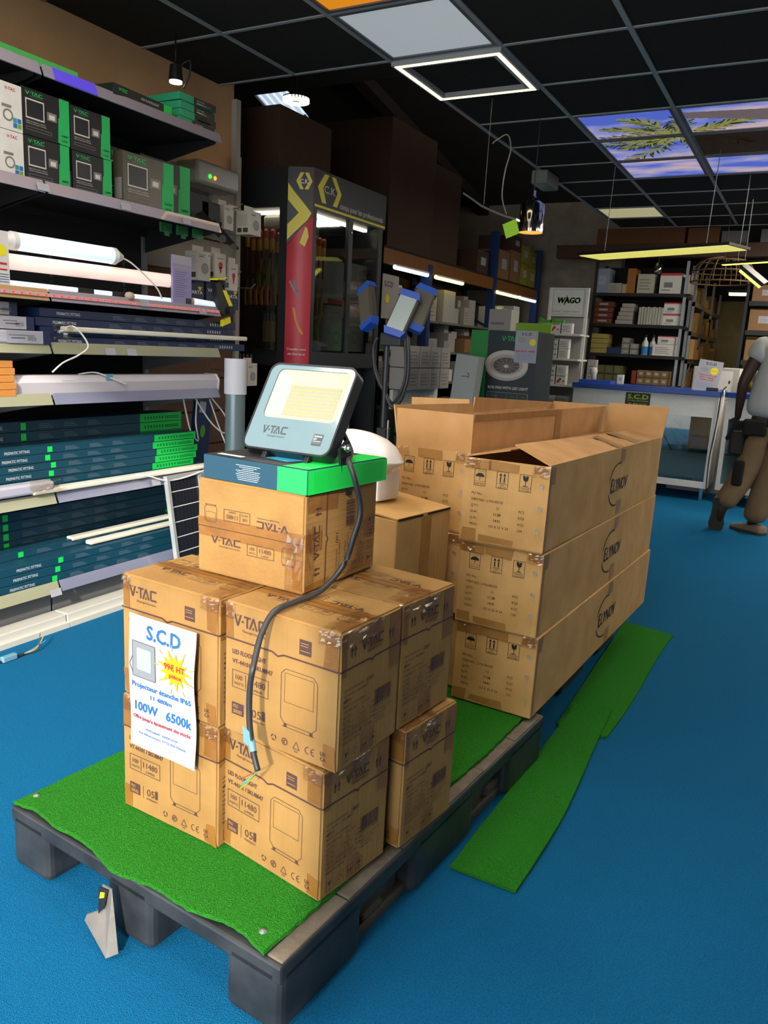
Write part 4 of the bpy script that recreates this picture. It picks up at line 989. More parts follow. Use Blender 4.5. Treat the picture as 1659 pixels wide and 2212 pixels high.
# yellow work lamp
t = thing('work_lamp', 'yellow and black folding work lamp at the end of the third shelf', 'lamp', (-2.70, 3.16, 1.345), 0)
b = B(); b.prism([(0, -.02, .02), (0, .03, .0), (0, .085, .05), (0, -.02, .165), (0, -.05, .15)], (.03, 0, 0)); b.out('body', BLACKP, t)
b = B(); b.prism([(.0305, .0, .125), (.0305, .025, .125), (.0305, .075, .055), (.0305, .055, .045)], (.004, 0, 0)); b.prism([(-.01, -.05, .170), (-.01, .02, .185), (.04, .02, .185), (.04, -.05, .170)], (0, 0, .006)); b.out('yellow_face', YELLOW, t)
b = B(); b.cyl((.03, .06, .03), (.045, .06, .03), .022, n=16); b.out('knob', BLACKM, t); b = B(); b.prism([(.0, .02, -.05), (.0, .08, -.03), (.0, .075, .0), (.0, .02, -.02)], (.02, 0, 0)); b.out('foot', YELLOW, t)
# price labels on strips
for k, (y, z) in enumerate(((2.60, 1.376), (2.98, 1.366), (2.40, 1.16), (2.52, 1.16), (2.50, 1.765), (2.87, 1.765), (2.08, .16), (2.66, .558), (2.09, 1.765))):
    d = D((-2.6605, y, z - .022), (0, 1, 0), (-.30, 0, 1), .002); d.rect(0, 0, .055, .030); d.rect(.008, .018, .04, .020, 1, 1)
    o = d.out('price_label', [PAPER, GREYC]); tag(o, 'small paper price label on the shelf edge, %s' % ('under the red lights, left one', 'under the red lights, right one', 'olive strip left one', 'olive strip right one', 'below the middle solar boxes', 'below the 2450 solar box', 'lowest shelf', 'beside the solar panel', 'below the left solar boxes')[k], 'price label', 'price labels')
# navy batten boxes on shelf 4
def long_box(label, x, y0, z, L, h, d_, m, endm=None, endw=0, grp=None, logos=True, seed=0, name='batten_box', y_txt=.35):
    t = thing(name, label, 'box', (x - d_, y0, z), 0, group=grp)
    B().box(0, 0, 0, d_, L, h, r=.001).out('body', m, t)
    d = D((d_, 0, 0), (0, 1, 0), (0, 0, 1), .0007)
    if endm: d.rect(L - endw, 0, L - .001, h - .001, 3)
    if endm:
        for k in range(7): d.rect(L - endw + .03 + k * .02, h * .3, L - endw + .038 + k * .02, h * .65, 4, 1)
        d.rect(L - endw * .42, h * .3, L - .02, h * .4, 4, 1); d.rect(L - endw * .42, h * .5, L - .02, h * .6, 4, 1)
    n = int((L - endw - y_txt - .15) / .13)
    d.text('PRISMATIC FITTING', y_txt - .22, h * .3, h * .36, 0, w=.115, bold=True)
    if endm: d.rect(y_txt - .02, h * .15, y_txt + .005, h * .85, 5)
    for k in range(max(n, 0)):
        yy = y_txt + .07 + k * .13
        for j in range(3): d.rect(yy, h * (.25 + .18 * j), yy + .075 - .012 * j, h * (.31 + .18 * j), 1)
    if not endm:
        for k in range(6): d.rect(L - .20 + k * .018, h * .3, L - .192 + k * .018, h * .7, 0)
    d.out('lettering', [mat('fit_white', 'b8c0c8', .5), mat('fit_grey', '66788a', .5), m, endm or m, mat('fit_ink', '0c5a30', .5), GREEN], t)
    return t
zs = 1.173
for k in range(4):
    long_box('navy batten light box, %s from the bottom of its stack on the fourth shelf' % ORD[k], -2.715 + (.03 if k == 0 else 0), 2.10 + .02 * (k % 2), zs + k * .036, (1.26 if k == 0 else 1.20), .034, .07, NAVY, grp='navy batten boxes on the fourth shelf', y_txt=.30)
long_box('navy batten light box lying behind the others on the fourth shelf', -2.80, 2.15, zs, 1.0, .14, .08, mat('navy_dark', '0d1836', .5), grp='navy batten boxes on the fourth shelf', y_txt=.3)
t = thing('batten_light', 'slim cream batten light lying on the navy boxes with its white lead hanging down', 'batten light', (-2.665, 2.20, 1.226)); b = B(); b.box(-.035, 0, 0, .0, 1.16, .022, r=.006); b.out('body', mat('cream_plastic', 'e4e0cf', 0.35), t)
B().tube([(-.02, .0, .012), (.02, .03, .02), (.035, .08, -.05), (.035, .03, -.09), (.03, -.04, -.12), (.0, -.07, -.16)], .0035).out('lead', WCABLE, t)
b = B(); _crinkle(b, (.001, -.06, -.03), (0, 1, 0), (0, 0, 1), .09, .07, 8, .02, 3); b.out('clear_wrap', WRAP, t)
for k in range(3):
    t = thing('wrapped_tube_pack', ('lowest', 'middle', 'uppermost')[k] + ' clear pack of tube lights at the left of the fourth shelf', 'pack', (-2.73 - .03 * k, 1.60, zs + k * .058 * (.9 if k else 1)), 0, group='clear tube packs')
    B().box(0, 0, 0, .055, .54 - .05 * k, .05, r=.008).out('tube', mat('milky_tube', 'b4b2c0', .3), t)
    d = D((.055, 0, 0), (0, 1, 0), (0, 0, 1), .0015); d.rect(.34 - .03 * k, .002, .50 - .05 * k, .048, 0); d.rect(.35, .030, .46 - .05 * k, .034, 1, 1); d.rect(.36, .020, .42, .023, 2, 1); d.bars(.43 - .03 * k, .012, .47 - .03 * k, .028, 1, 1); d.rect(.50 - .05 * k, .0, .535 - .05 * k, .05, 2)
    d.out('label', [PAPER, mat('print_mid', '7a7874', .5), NAVY], t)
# big white linear fitting on shelf 5
t = thing('linear_fitting', 'large white linear light fitting lying on the fifth shelf', 'light fitting', (-2.80, 1.99, .973), 0)
b = B(); b.prism([(.0, 0, 0), (.10, 0, 0), (.105, 0, .05), (.085, 0, .078), (.015, 0, .078), (-.005, 0, .05)], (0, 1.17, 0)); b.out('diffuser', mat('lilac_white', 'c4c0c8', .35), t)
for y in (-.012, 1.17): B().prism([(-.002, y, -.001), (.102, y, -.001), (.107, y, .05), (.087, y, .08), (.013, y, .08), (-.007, y, .05)], (0, .012, 0)).out('end_cap', WHITE, t)
B().tube([(.06, .33, .08), (.085, .40, .088), (.108, .48, .060), (.112, .55, .035)], .003).out('lead', WCABLE, t)
B().box(.102, .44, .055, .106, .475, .083).out('paper_tag', mat('pale_blue_tag', '9cc4d8', 0.4), t)
for k in range(5):
    t = tag(B().box(0, 0, 0, .22, .24, .026, r=.002).out('slim_carton', mat('orange_kraft', 'c8843e', .7), loc=(-2.90 - .003 * k, 1.735 + .006 * (k % 2), .972 + k * .0275)), 'slim orange brown carton, %s from the bottom of its little pile' % ORD[k], 'carton', 'slim cartons on the fifth shelf')
# teal boxes, shelf 6
zs = .567
gt = 'teal batten boxes with green ends'
G2 = mat('green_end', '10c850', .5)
for k in range(6): long_box('teal batten box, %s from the bottom of the rear stack on the sixth shelf' % ORD[k], -2.90, 1.75, zs + .012 + k * .045, 1.36, .043, .12, TEAL, G2, .29, gt, y_txt=.42)
for k in range(5): long_box('teal batten box, %s from the bottom of the front stack on the sixth shelf' % ORD[k], -2.77 + .004 * (k % 2), 1.72 + .015 * ((k * 7) % 3), zs + .022 + k * .034, 1.34, .0325, .11, TEAL, G2, .29, gt, y_txt=.46)
long_box('lowest teal batten box sliding out under the front stack on the sixth shelf', -2.71, 1.80, zs, 1.33, .02, .18, TEAL, G2, .27, gt)
t = thing('batten_light', 'long white batten light with a looped lead at the front of the sixth shelf', 'batten light', (-2.672, 2.02, .580)); b = B(); b.box(-.035, 0, 0, .012, 1.12, .020, r=.005); b.out('body', mat('cream_plastic', 'e4e0cf', 0.35), t)
B().tube([(-.0, .55, .022), (.018, .62, .005), (.03, .72, -.025), (.03, .86, -.022), (.02, 1.04, .005), (.0, 1.08, .018)], .0035).out('lead', WCABLE, t)
t = thing('wrapped_tube_pack', 'clear wrapped tube light pack at the left edge of the sixth shelf', 'pack', (-2.72, 1.62, .585), 0); b = B(); b.box(0, 0, 0, .06, .50, .045, r=.01); b.out('tube', mat('milky_tube', 'b4b2c0', .3), t); b = B(); _crinkle(b, (.062, .38, 0), (0, 1, 0), (0, 0, 1), .14, .06, 8, .02, 8); b.out('clear_wrap', WRAP, t)
# shelf 7
zs = .185
for k in range(7): long_box('teal batten box, %s from the bottom of the rear stack on the lowest shelf' % ORD[k], -2.88, 1.70, zs + k * .041, 1.38 - .01 * (k % 2), .039, .12, TEAL, G2, .10, gt)
for k in range(2): long_box('teal batten box, %s from the bottom of the middle pair on the lowest shelf' % ORD[k], -2.79, 1.70, zs + .075 + k * .034, 1.30, .032, .10, TEAL, G2, .10, gt)
for k in range(3): long_box('teal batten box, %s from the bottom of the front pile on the lowest shelf' % ORD[k], -2.70 - .004 * k, 1.64 + .02 * k, zs + k * .036, 1.30 - .02 * k, .034, .12, TEAL, G2, .04, gt, y_txt=.50)
for k in range(2):
    t = thing('batten_light', ('lower', 'upper')[k] + ' bare cream batten light lying on the teal boxes of the lowest shelf', 'batten light', (-2.735 - .05 * k, 2.36 - .06 * k, .296 + .022 * k)); B().box(-.04, 0, 0, .0, .62, .018, r=.005).out('body', mat('cream_plastic', 'e4e0cf', 0.35), t)
# grey tube post with paper sleeve
t = thing('cardboard_tube', 'tall grey tube with a white sleeve standing at the end of the wall shelving', 'tube', (-2.625, 3.215, 0))
B().cyl((0, 0, 0), (0, 0, .955), .052, n=28).out('tube', mat('grey_tube', '7f9094', .25, metal=.3), t); B().cyl((0, 0, .955), (0, 0, 1.135), .058, n=28).out('sleeve', mat('white_sleeve', 'd6d4da', .5), t)
# solar panel leaning
t = thing('photovoltaic_module', 'small solar panel with a silver frame leaning on the lowest shelves', 'solar panel', (-2.575, 2.735, .03), rot=(0, R(-9), R(3)))
for (a, b_, c_, d_) in ((0, 0, .25, .018), (0, .53, .25, .55), (0, .018, .018, .53), (.232, .018, .25, .53)): B().box(0, a, b_, .022, c_, d_).out('frame_bar', mat('alu', 'c8cacc', .3, metal=.5), t)
B().box(.004, .018, .018, .014, .232, .53).out('cells', mat('cells', '1c1e26', .25), t)
d = D((.014, 0, 0), (0, 1, 0), (0, 0, 1), .0006)
for k in range(7): d.rect(.02, .024 + k * .074, .23, .028 + k * .074, 0)
for k in range(8): d.rect(.03 + k * .026, .02, .0306 + k * .026, .528, 1)
d.out('cell_lines', [WHITE, mat('cell_line', '4a4c54', .4)], t)
# hanging cables beside shelf 6, blue leaflet
for k, (pts) in enumerate((((-2.8, 3.12, .92), (-2.79, 3.10, .80), (-2.80, 3.13, .70), (-2.80, 3.07, .76), (-2.8, 3.02, .92)), ((-2.75, 3.16, .92), (-2.74, 3.22, .78), (-2.70, 3.24, .66), (-2.70, 3.22, .60)), ((-2.78, 3.20, .93), (-2.74, 3.28, .82), (-2.72, 3.25, .74), (-2.74, 3.16, .80), (-2.8, 3.11, .92)))):
    tag(B().tube(pts, .004).out('hanging_lead', WCABLE), ('narrow loop of white lead hanging beside the green box ends', 'white lead hanging down beside the grey tube', 'wide loop of white lead in front of the blue leaflet')[k], 'cable', 'white leads under the fifth shelf')
t = thing('blue_leaflet', 'tall dark blue pack leaning behind the hanging white leads', 'pack', (-2.93, 3.19, .52), rot=(R(-7), 0, 0)); B().box(0, 0, -.335, .03, .12, .40).out('body', NAVY, t)
d = D((.03, 0, 0), (0, 1, 0), (0, 0, 1)); d.rect(.02, .32, .07, .38, 0); d.disc(.06, .22, .02, 1, ry=.035); d.out('lettering', [PAPER, WGREEN], t)
# loose cable end on the carpet
t = thing('loose_cable', 'loose black cable end with bare wires on the blue carpet', 'cable', (-2.53, 1.70, .006)); B().tube([(-.02, -.35, .0), (-.0, -.1, .0), (.015, .06, .0), (.02, .13, .002)], .005).out('lead', CABLE, t)
b = B(); b.box(.005, .04, -.004, .028, .10, .018, r=.004); b.out('tag', mat('pale_blue_tag', '9cc4d8', 0.4), t)
for k, c in enumerate(('wire_0', 'wire_1', 'wire_3')): B().tube([(.02, .13, .003), (.02 + .008 * k, .18, .012), (.015 - .02 * k, .24, .025 + .008 * k)], .0018, n=5).out('wire', MATS[c], t)

for k in range(3):
    t = thing('price_holder', 'green plastic card holder under the second shelf end, %s from the left' % ORD[k], 'holder', (-2.80 + .01 * k, 2.86 + .10 * k, 1.755), group='green card holders'); B().box(0, 0, -.045, .012, .07, -.002).box(.012, .02, -.06, .016, .05, -.02).out('clip', mat('dull_green_clip', '2c7a48', .5), t)

# ================================================================ TOOL DISPLAY CABINET
CAB = mat('cabinet_dark', '23272a', .45)
cab = thing('tool_cabinet', 'dark glass fronted tool display cabinet with a red and yellow corner panel', 'display cabinet', (-2.82, 4.10, 0))
CX = -2.82
def cb(name, m=CAB, **k): return None
b = B(); b.box(-1.0, .07, 0, -.16, .98, .07); b.box(-1.0, .075, 1.08, -.003, .98, 1.18); b.box(-1.0, .0, 2.04, -.14, .98, 2.27)
b.prism([(-.14, 0, 2.04), (0, .07, 2.04), (0, .98, 2.04), (-.14, .98, 2.04)], (0, 0, .23)); b.box(-1.0, .95, 0, 0, .98, 2.04)
b.out('carcass', CAB, cab)
for x0, y0, x1, y1 in ((-.20, .0, -.14, .05), (-.58, .0, -.53, .05), (-.05, .90, 0, .98)): B().box(x0, y0, 0, x1, y1, 2.04).out('upright', CAB, cab)
b = B(); b.box(-.03, .50, 1.18, 0, .545, 2.04); b.box(-.03, .07, 1.18, 0, .11, 2.04); b.out('door_stile', CAB, cab)
for y0, y1 in ((.11, .50), (.545, .90)):
    p = B().box(-.012, y0, 1.18, -.008, y1, 2.04).out('glass_door', glass('cabinet_glass', 'd8dcdc', .10, .03), cab)
for z in (1.30, 1.62, 1.96): B().cyl((0, .52, z), (.008, .52, z), .008, n=10).out('lock', CHROME, cab)
B().box(-.53, .012, 1.18, -.20, .016, 2.04).out('glass_pane', MATS['cabinet_glass'], cab)
b = B(); b.box(-1.0, .30, 1.18, -.56, .32, 2.04); b.box(-.56, .45, 1.18, -.22, .47, 2.04); b.box(-.95, .60, 1.05, -.10, .93, 1.08); b.out('inner_panel', mat('cab_inner', '1a1c1e', .7), cab)
# corner panel, slightly bowed
cv = B(); n = 8; pts = []
for i in range(n + 1):
    s_ = i / n; bow = .014 * math.sin(math.pi * s_); pts.append((-.14 + .14 * s_ + bow * .45, .07 * s_ - bow * .9))
cv.add([(x, y, z) for x, y in pts for z in (1.0, 2.265)], [(2 * i, 2 * i + 2, 2 * i + 3, 2 * i + 1) for i in range(n)], 0, True)
cv.out('corner_panel', mat('panel_red', 'c42c3c', .4), cab)
pf = [(-.14, 0), (0, .07)]; U = Vector((.14, .07, 0)).normalized()
d = D((-.14, -.0, 0), U, (0, 0, 1), .0145)
d.poly([(0, 1.82), (.154, 1.99), (.154, 2.264), (0, 2.264)], 0, -1)
d.poly([(.002, 2.173), (.045, 2.12), (.105, 2.055), (.148, 2.005), (.125, 1.965), (.04, 1.885), (.002, 1.845), (.002, 1.935), (.07, 2.005), (.002, 2.078)], 1, 1)
d.poly([(.075, 2.235), (.125, 2.235), (.148, 2.187), (.125, 2.14), (.075, 2.14), (.05, 2.187)], 1, 1); d.poly([(.099, 2.238), (.128, 2.187), (.099, 2.137), (.072, 2.187)], 0, 2)
d.text('C.K', .099, 2.173, .026, 2, w=.048, al='C', bold=True, k=3)
d.poly([(.08, 1.83), (.112, 1.81), (.135, 1.87), (.125, 1.92), (.112, 1.925), (.100, 1.89)], 1, 0); d.poly([(.02, 1.60), (.05, 1.54), (.085, 1.51), (.09, 1.53), (.06, 1.56), (.03, 1.61)], 3, 0); d.poly([(.04, 1.62), (.06, 1.60), (.075, 1.54), (.065, 1.54)], 3, 0)
d.poly([(.045, 1.45), (.062, 1.44), (.078, 1.36), (.118, 1.29), (.112, 1.28), (.09, 1.30), (.062, 1.37)], 4, 0)
d.text('Consultez notre', .078, 1.185, .016, 2, w=.12, al='C', k=0); d.text('site Internet ici', .078, 1.155, .016, 2, w=.11, al='C', k=0)
d.out('panel_print', [CAB, mat('ck_yellow', 'e2d020', .4), WHITE, mat('print_greytool', '8a7a7c', .5), mat('print_orange', 'e08a30', .5)], cab)
d = D((0, 0, 0), (0, 1, 0), (0, 0, 1), .0012)
d.rect(.08, 2.052, .975, 2.066, 0); d.poly([(.185, 2.255), (.235, 2.255), (.17, 2.17), (.21, 2.085), (.16, 2.085), (.11, 2.17)], 0); d.poly([(.26, 2.255), (.31, 2.255), (.385, 2.17), (.335, 2.085), (.285, 2.085), (.335, 2.17)], 0)
d.text('C.K', .247, 2.148, .045, 1, w=.13, al='C', bold=True); d.text('conçu pour les professionnels', .37, 2.085, .036, 1, w=.57, bold=True)
d.out('sign_print', [MATS['ck_yellow'], mat('sign_grey', 'b4b4ac', .5)], cab)
B().box(-.50, .10, 2.02, -.10, .13, 2.038).box(-.13, .20, 2.02, -.10, .90, 2.038).out('light_strip', mat('cabinet_fill', 'fff0c8', .4, emit='fff0d0', es=7), cab)  # fill strip added behind the header to brighten the tools
# tools inside
REDH = mat('handle_red', 'b43222', .35); YELH = mat('handle_yellow', 'e0a024', .4); PUR = mat('blade_purple', '7c2434', .4)
def tool(kind, x, y, z, label, grp, sc=1):
    t = thing(kind, label, 'tool', (x, y, z), group=grp)
    if kind == 'screwdriver':
        B().cyl((0, 0, .0), (0, 0, .09 * sc), .0125 * sc, .014 * sc, n=10).lathe([(.014 * sc, .09 * sc), (.01, .10 * sc), (.0, .102 * sc)], n=10).out('handle', REDH, t)
        B().cyl((0, 0, .0), (0, 0, .055 * sc), .0135 * sc, n=10).out('grip', YELH, t); B().cyl((0, 0, -.11 * sc), (0, 0, 0), .006, n=8).out('blade', PUR, t)
    if kind == 'pliers':
        for s in (-1, 1): B().tube([(s * .004, 0, 0), (s * .016, 0, -.04), (s * .012, 0, -.12)], .007, n=8).out('handle', REDH if s > 0 else YELH, t)
        B().prism([(-.008, -.003, .0), (.008, -.003, .0), (.004, -.003, .045), (-.004, -.003, .045)], (0, .006, 0)).out('jaw', GREYM, t)
    if kind == 'chisel':
        B().box(-.010, -.006, -.13, .010, .006, 0, r=.003).out('handle', mat('wood_handle', 'a07c4c', .5), t); B().box(-.006, -.002, 0, .006, .002, .05).out('blade', GREYM, t)
    if kind == 'hand_saw':
        B().prism([(-.02, 0, 0), (.02, 0, 0), (.012, 0, .07), (.03, 0, .17), (.015, 0, .18), (-.012, 0, .09)], (0, .01, 0)).out('handle', mat('olive_yellow', '8a8a24', .5), t); B().box(-.012, .0, -.05, .012, .004, .0).out('blade', GREYM, t)
    return t
for k in range(11): tool('screwdriver', -3.345 + k * .034, 4.20 + .02 * (k % 3), 1.82 - .014 * (k % 2) - .003 * k, 'red and yellow screwdriver, %s from the left in the cabinet front row' % ORD[k], 'screwdrivers in the cabinet', 1.25)
for k in range(6): tool('screwdriver', -2.95 + .004 * k, 4.24 + k * .045, 1.80 - .004 * k, 'red and yellow screwdriver, %s from the red panel behind the glass door' % ORD[k], 'screwdrivers in the cabinet', 1.2)
for k in range(8): tool('pliers', -3.34 + k * .045 + (.02 if k > 4 else 0), 4.20, 1.58, 'red handled pliers, %s from the left in the cabinet' % ORD[k], 'pliers in the cabinet')
for k in range(4): tool('hand_saw', -3.30 + k * .075, 4.26, 1.58, 'olive yellow trimming tool, %s from the left above the pliers' % ORD[k], 'yellow tools in the cabinet')
for k in range(4): tool('chisel', -3.21 + k * .026, 4.22, 1.36, 'wooden handled chisel, %s from the left low in the cabinet' % ORD[k], 'chisels in the cabinet')
for k in range(4): tool('chisel', -2.93, 4.28 + k * .06, 1.56 - .02 * (k % 2), 'yellow grip knife, %s from the red panel behind the glass door' % ORD[k], 'knives in the cabinet')
for k in range(2): tool('hand_saw', -2.92, 4.25 + k * .14, 1.24, ('left', 'right')[k] + ' olive tool pair at the bottom behind the cabinet glass door', 'yellow tools in the cabinet')
for k, (y, z, h, w, lab) in enumerate(((4.55, 1.19, .30, .22, 'white carton with a ring drawing behind the left glass door'), (4.80, 1.19, .33, .22, 'white carton with a ring drawing behind the right glass door'), (4.52, 1.50, .28, .22, 'white carton with a red stripe, upper left behind the glass'), (4.78, 1.53, .26, .24, 'white carton lettered in grey, upper right behind the glass'))):
    t = thing('lamp_carton', lab, 'carton', (-3.10, y, z), 0, group='white cartons in the cabinet'); B().box(0, 0, 0, .18, w, h).out('body', mat('white_dim', 'a8a29a', .6), t)
    d = D((.18, 0, 0), (0, 1, 0), (0, 0, 1))
    if k < 2: d.ring(w * .4, h * .3, .06, .006, 0, ry=.04); d.ring(w * .4, h * .3, .03, .006, 0); d.ring(w * .4, h * .7, .05, .004, 1, a0=20, a1=120)
    elif k == 2: d.rect(0, 0, w, .03, 2)
    else: d.text('ARTRA', w * .1, h * .3, .045, 0, w=w * .7, bold=True)
    d.out('lettering', [mat('print_mid', '7a7874', .5), BLACKP, REDC], t)
t = thing('white_tool_case', 'white power tool at the top of the cabinet', 'tool', (-3.22, 4.22, 1.93)); B().box(-.02, 0, 0, .12, .10, .09, r=.02).out('case', mat('white_dim', 'a8a29a', .6), t); B().tube([(0, .02, .09), (.02, .02, .12), (.08, .02, .12), (.10, .02, .09)], .010).out('handle', mat('white_dim', 'a8a29a', .6), t)
t = thing('lamp_carton', 'pale carton with a yellow label low in the cabinet base', 'carton', (-3.0, 4.30, .075)); B().box(0, 0, 0, .12, .50, .78).out('body', mat('white_dim', 'a8a29a', .6), t); d = D((.12, 0, 0), (0, 1, 0), (0, 0, 1)); d.rect(.05, .52, .20, .64, 0); d.ring(.12, .6, .02, .006, 1); d.out('lettering', [YELLOW, BLACKP], t)

for k in range(4): tool('pliers', -3.28 + k * .03, 4.06, 1.10, 'small red handled tool, %s from the left below the cabinet rail' % ORD[k], 'small red tools')
# ================================================================ TRIPOD WORK LIGHT
t = thing('tripod_light', 'tripod work light with three blue capped heads and coiled black cable', 'work light', (-1.952, 3.60, 0))
B().cyl((0, 0, .30), (0, 0, 1.27), .014, n=14).out('pole', mat('pole_dark', '3c3e40', .4, metal=.4), t); B().cyl((0, 0, .25), (0, 0, .78), .019, n=14).out('pole_sleeve', BLACKM, t)
for a in (90, 210, 330): B().cyl((0, 0, .55), (.35 * math.cos(R(a)), .35 * math.sin(R(a)), .01), .010, n=10).out('leg', BLACKM, t)
B().box(-.03, -.03, 1.24, .09, .03, 1.305, r=.006).out('mount', BLACKP, t)
B().box(-.025, -.03, .76, .03, .03, .82, r=.006).out('clamp', BLACKP, t); B().cyl((.03, 0, .76), (.03, 0, .86), .007, n=8).out('clamp_screw', CHROME, t)
BC = mat('cap_blue', '2c55b4', .4)
def head(loc, rot, lit):
    o = thing('x', None, None); bpy.data.objects.remove(o)
    M = Matrix.Translation(loc) @ Matrix.Rotation(R(rot[2]), 4, 'Z') @ Matrix.Rotation(R(rot[0]), 4, 'X') @ Matrix.Rotation(R(rot[1]), 4, 'Y')
    b = B(); b.M = M; b.box(-.055, .0, -.10, .055, .035, .10, r=.006); h = b.out('lamp_head', mat('head_grey', '46443c', .5), t)
    for s in (-1, 1): b = B(); b.M = M; b.prism([(-.06, -.006, s * .09), (.06, -.006, s * .09), (.045, -.006, s * .125), (-.045, -.006, s * .125)], (0, .048, 0)); b.out('end_cap', BC, h)
    b = B(); b.M = M; b.box(-.046, -.006, -.09, .046, .002, .09); b.out('lens', mat('lens_lit', 'a0aeac', .25) if lit else mat('lens_unlit', '5c584c', .4), h)  # lens light is put into the colour: paler copy for the lit head
head((.075, .0, 1.405 - .0), (-22, 16, 14), True); head((.13, .09, 1.44), (-20, 20, 35), False); head((-.16, .03, 1.44), (-10, -28, -30), False)
B().tube([(.08, .02, 1.33), (.12, .0, 1.26), (.13, .0, 1.10), (.10, .0, .98), (.05, .0, .93), (-.0, .0, 1.0), (-.06, .0, 1.10), (-.08, 0, 1.22), (-.06, 0, 1.28)], .010).out('cable_coil', CABLE, t)
B().tube([(.07, .02, 1.33), (.10, .02, 1.2), (.10, .02, 1.06), (.04, .02, .95), (-.02, .02, 1.02)], .008).out('cable_coil', CABLE, t)

# ================================================================ CARTON HELPERS FOR THE BACKGROUND
def crate(label, x, y, z, w, d_, h, m, grp=None, rz=0, prt=None, name='carton', cat='carton', face='-y'):
    t = thing(name, label, cat, (x, y, z), rz, group=grp)
    B().box(0, 0, 0, w, d_, h, r=min(.003, h * .08)).out('body', m, t)
    f = D((0, 0, 0), (1, 0, 0), (0, 0, 1), .0012) if face == '-y' else D((w, 0, 0), (0, 1, 0), (0, 0, 1), .0012)
    W = w if face == '-y' else d_
    if prt == 'label': f.rect(W * .3, h * .35, W * .75, h * .7, 0); f.rect(W * .35, h * .5, W * .65, h * .55, 1, 1); f.out('paper_label', [PAPER, GREYC], t)
    if prt == 'stripe': f.rect(0, h * .88, W, h - .001, 2); f.rect(W * .2, h * .3, W * .6, h * .55, 1); f.rect(W * .1, h * .15, W * .5, h * .2, 1); f.out('lettering', [PAPER, mat('print_mid', '7a7874', .5), REDC], t)
    if prt == 'lines':
        for k in range(4): f.rect(W * .12, h * (.2 + .16 * k), W * (.8 - .1 * (k % 2)), h * (.25 + .16 * k), 1)
        f.out('lettering', [PAPER, mat('print_mid', '7a7874', .5)], t)
    if prt == 'red': f.poly([(W * .08, h * .3), (W * .45, h * .75), (W * .6, h * .55), (W * .25, h * .12)], 2); f.rect(W * .05, h * .85, W * .95, h * .95, 3); f.rect(W * .7, h * .3, W * .9, h * .45, 1); f.out('lettering', [PAPER, mat('print_mid', '7a7874', .5), mat('wago_red', 'c04038', .5), WGREEN], t)
    return t
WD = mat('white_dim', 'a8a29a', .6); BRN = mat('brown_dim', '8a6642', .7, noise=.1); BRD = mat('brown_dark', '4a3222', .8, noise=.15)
OLY = mat('yellow_olive_card', '8e8428', .6)

# ================================================================ BLUE AND ORANGE PALLET RACK
rk = thing('pallet_rack', 'blue and orange pallet rack with lamps under its beam along the left', 'rack', (-3.2, 5.1, 0))
for y, zt in ((.05, 1.98), (1.50, 1.98), (3.12, 2.50), (4.62, 2.50)):
    b = B(); b.box(-.05, y - .035, 0, .035, y + .035, zt); b.out('upright', BLUEM, rk); b = B(); b.box(-1.05, y - .05, 0, -.95, y + .05, zt); b.out('upright', BLUEM, rk)
    for z in (.3, .9, 1.5): B().cyl((-.0, y, z), (-1.0, y, z + .45), .014, n=8).out('brace', BLUEM, rk)
    if zt > 2: B().box(-1.0, y - .015, 2.28, 0, y + .015, 2.31).out('cross_bar', BLUEM, rk)
for x in (-.03, -1.03):
    for z0, z1, m in ((1.90, 1.99, ORANGE), (1.78, 1.84, ORANGE)) if x < -1 else ((1.905, 2.02, ORANGE),): B().box(x, 0, z0, x + .05, 4.66, z1).out('beam', m, rk)
for z in (1.50, 1.22, .93, .50): B().box(-1.0, .05, z - .02, .0, 4.6, z).out('shelf_board', mat('rack_board', '6a6a62', .6), rk)
B().box(-1.0, .0, 2.02, .0, 4.66, 2.045).out('deck_board', mat('rack_deck', '241c14', .8), rk)
B().box(-1.12, -.1, 0, -1.08, 4.8, 2.0).out('back_sheet', mat('rack_back', '2a2622', .9), rk)
for k, (y0, y1, em) in enumerate(((.80, 1.42, 'dcecff'), (1.60, 2.22, 'fff070'), (3.18, 3.84, 'fff070'), (3.92, 4.50, 'dcecff'))):
    t = thing('tube_light', 'lit %s tube under the orange rack beam, %s from the cabinet' % (('white', 'yellow', 'yellow', 'white')[k], ORD[k]), 'tube light', (-3.165, 5.1 + y0, 1.885))
    B().box(-.02, 0, .008, .02, y1 - y0, .022).out('base', WHITE, t); B().cyl((0, 0, 0), (0, y1 - y0, 0), .018, n=12).out('tube', mat('rack_tube_' + em, 'ffffff', .3, emit=em, es=4.5), t)
rr = random.Random(11)
n_ = 0
